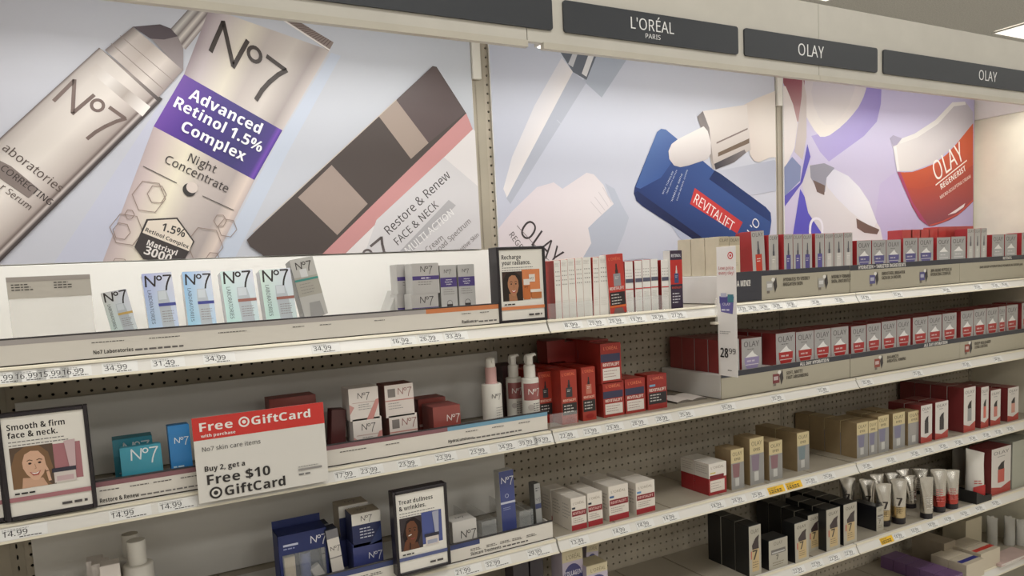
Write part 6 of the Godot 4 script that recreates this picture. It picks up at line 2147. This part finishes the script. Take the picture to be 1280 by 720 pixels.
	for e in [[1240, 0.18, 646, "grey soft bottle in a clear bag on the base shelf"], [1262, 0.22, 646, "grey-green bagged bottle on the base shelf, beside the grey one"], [1277, 0.25, 650, "grey-green bagged bottle on the base shelf, by the end panel"]]:
		var p := Vector3(x_at(e[0], 0.3, e[1]), SHELF_Y[4] + 0.0005, e[1])
		pouch(e[3], p, y_at(e[2], p.x, p.z) - p.y, 0.022, false)
	carton("wipes_carton", "pink and white pack lying beside the red-striped carton", "", 4, [1252, 1290, 706, "pink_day"], {"z": 0.33, "d": 0.08, "side": K(210, 184, 178)})


func stripe_on_top(e: Array, col: Color) -> void:
	# printed stripe near the front edge of the carton's top: the carton was built just before, under the same numbers
	var z: float = e[3]
	var x0 := x_at(e[0], SHELF_Y[4] + 0.05, z)
	var x1 := x_at(e[1], SHELF_Y[4] + 0.05, z)
	var y := y_at(e[2], x0, z)
	for c in get_children():
		if c is Node3D and absf(c.position.x - (x0 + x1) / 2) < 1e-4 and absf(c.position.z - z) < 1e-4 and c.name.begins_with("wipes_carton"):
			var s := Sol.new()
			var w := (x1 - x0) / 2 - 0.004
			s.box(Vector3(-w, y - c.position.y + 0.0006, -0.04), Vector3(w, y - c.position.y + 0.0012, -0.02), 0.0002, col)
			part(c, "stripe_label", s.done(), mats.gloss)


func pouch(label: String, at: Vector3, h: float, r: float, printed: bool) -> void:
	var t := thing("refill_pouch", label, "pouch", at)
	t.rotation_degrees.y = -38.0
	var rings := []
	var cols := []
	for e in [[0.0, 0.9, 0.75], [0.05, 1.0, 0.85], [0.35, 1.0, 0.8], [0.65, 0.98, 0.55], [0.85, 1.0, 0.25], [1.0, 1.04, 0.05]]:
		var ring := []
		for j in 16:
			var a := TAU * j / 16
			ring.append(Vector3(cos(a) * r * e[1], h * e[0] - (h * 0.05 * cos(a) * (1.0 if e[0] > 0.9 else 0.0)), sin(a) * r * e[2]))
		rings.append(ring)
		cols.append(K(222, 218, 210) if printed else K(176, 174, 166))
	var s := Sol.new()
	s.loft(rings, cols)
	part(t, "body", s.done(), mats.plastic)
	if printed:
		var a := Art.new(Transform3D(Basis(), Vector3(0, 0, r * 0.88)))
		a.poly([Vector2(-r * 0.5, h * 0.12), Vector2(r * 0.8, h * 0.12), Vector2(r * 0.8, h * 0.34), Vector2(-r * 0.5, h * 0.28)], K(190, 54, 50))
		a.fine(-r * 0.4, h * 0.4, r * 0.9, 2, h * 0.05, h * 0.02, K(190, 90, 80))
		part(t, "printing", a.done(), mats.gloss)
	else:
		s = Sol.new()
		s.box(Vector3(-r * 0.3, h * 0.985, -0.003), Vector3(r * 0.3, h * 1.03, 0.003), 0.001, K(196, 194, 186))
		part(t, "top_seal", s.done(), mats.plastic)


func tag_rails() -> void:
	var under := ["under the leaning foil serum boxes", "under the mauve tray", "under the navy tray"]
	for e in [[6, "16.99"], [37, "16.99"], [66, "15.99"], [95, "16.99"], [150, "34.99"], [210, "31.49"], [274, "34.99"], [407, "34.99"]]:
		price_tag(0, e[0], 0, e[1], 0.052 if e[0] < 100 else 0.062, under[0])
	for e in [[504, "16.99"], [538, "26.99"], [570, "33.49"]]:
		price_tag(0, e[0], 0, e[1], 0.062, "under the silver cream boxes")
	for e in [[716, "8.99"], [746, "29.99"], [771, "29.99"], [797, "19.99"], [824, "28.99"], [848, "27.99"]]:
		price_tag(0, e[0], 0, e[1], 0.060, "under the white-sided serum cartons")
	for e in [[928, "24.99"], [941, "24.99"], [955, "24.99"], [971, "24.99"], [989, "34.99"], [1020, "35.49"], [1049, "35.49"]]:
		price_tag(0, e[0], 0, e[1], 0.045, "below the top riser by the flag")
	for e in [[1082, "34.99"], [1122, "35.49"], [1183, "34.99"], [1222, "35.49"], [1244, "35.49"], [1256, "35.49"]]:
		price_tag(0, e[0], 0, e[1], 0.055, "below the top riser by the end")
	for e in [[30, "14.99"], [163, "14.99"], [223, "14.99"]]:
		price_tag(1, e[0], 0, e[1], 0.075, under[1])
	for e in [[433, "17.99"], [464, "23.99"], [511, "23.99"], [557, "23.99"], [599, "23.99"], [634, "34.99"], [659, "39.99"], [679, "39.99"]]:
		price_tag(1, e[0], 0, e[1], 0.058, "under the white and pink stacks")
	for e in [[710, "22.49"], [740, "23.99"], [768, "23.49"], [799, "28.99"], [829, "28.99"], [858, "35.49"]]:
		price_tag(1, e[0], 0, e[1], 0.060, "under the red cartons")
	for e in [[910, "35.49"], [972, "35.49"], [1029, "35.49"]]:
		price_tag(1, e[0], 0, e[1], 0.060, "below the second shelf riser by the flag")
	for e in [[1084, "35.49"], [1147, "35.49"], [1208, "35.49"], [1247, "34.99"]]:
		price_tag(1, e[0], 0, e[1], 0.060, "below the second riser by the end")
	for e in [[585, "21.99"], [622, "32.99"], [674, "29.99"]]:
		price_tag(2, e[0], 0, e[1], 0.075, under[2])
	for e in [[724, "13.49"], [776, "14.99"], [806, "14.99"], [838, "14.99"], [897, "14.99"], [923, "24.99"], [948, "25.49"]]:
		price_tag(2, e[0], 0, e[1], 0.062, "under the white and red cartons")
	for e in [970, 992]:
		price_tag(2, e, 0, "", 0.072, "under the gold-topped cartons", true)
	for e in [[1014, "25.49"], [1036, "25.49"]]:
		price_tag(2, e[0], 0, e[1], 0.060, "under the gold-topped cartons")
	for e in [1084, 1114, 1144, 1161, 1179, 1198, 1216, 1233, 1248, 1263]:
		price_tag(2, e, 0, "35.49", 0.055, "under the eye creams")
	for e in [998, 1021, 1043, 1062]:
		price_tag(3, e, 0, "22.99", 0.060, "under the black cartons")
	price_tag(3, 1108, 0, "", 0.07, "under the squeeze tubes", true)
	for e in [1124, 1145, 1166, 1186, 1206, 1225, 1245]:
		price_tag(3, e, 0, "14.99", 0.065, "under the squeeze tubes")


func _ready() -> void:
	make_materials()
	set_camera_and_light()
	build_room()
	build_fixture()
	build_posters()
	build_header_signs()
	build_cards()
	stock_left_bay()
	stock_middle_bay()
	stock_right_bay()
	tag_rails()
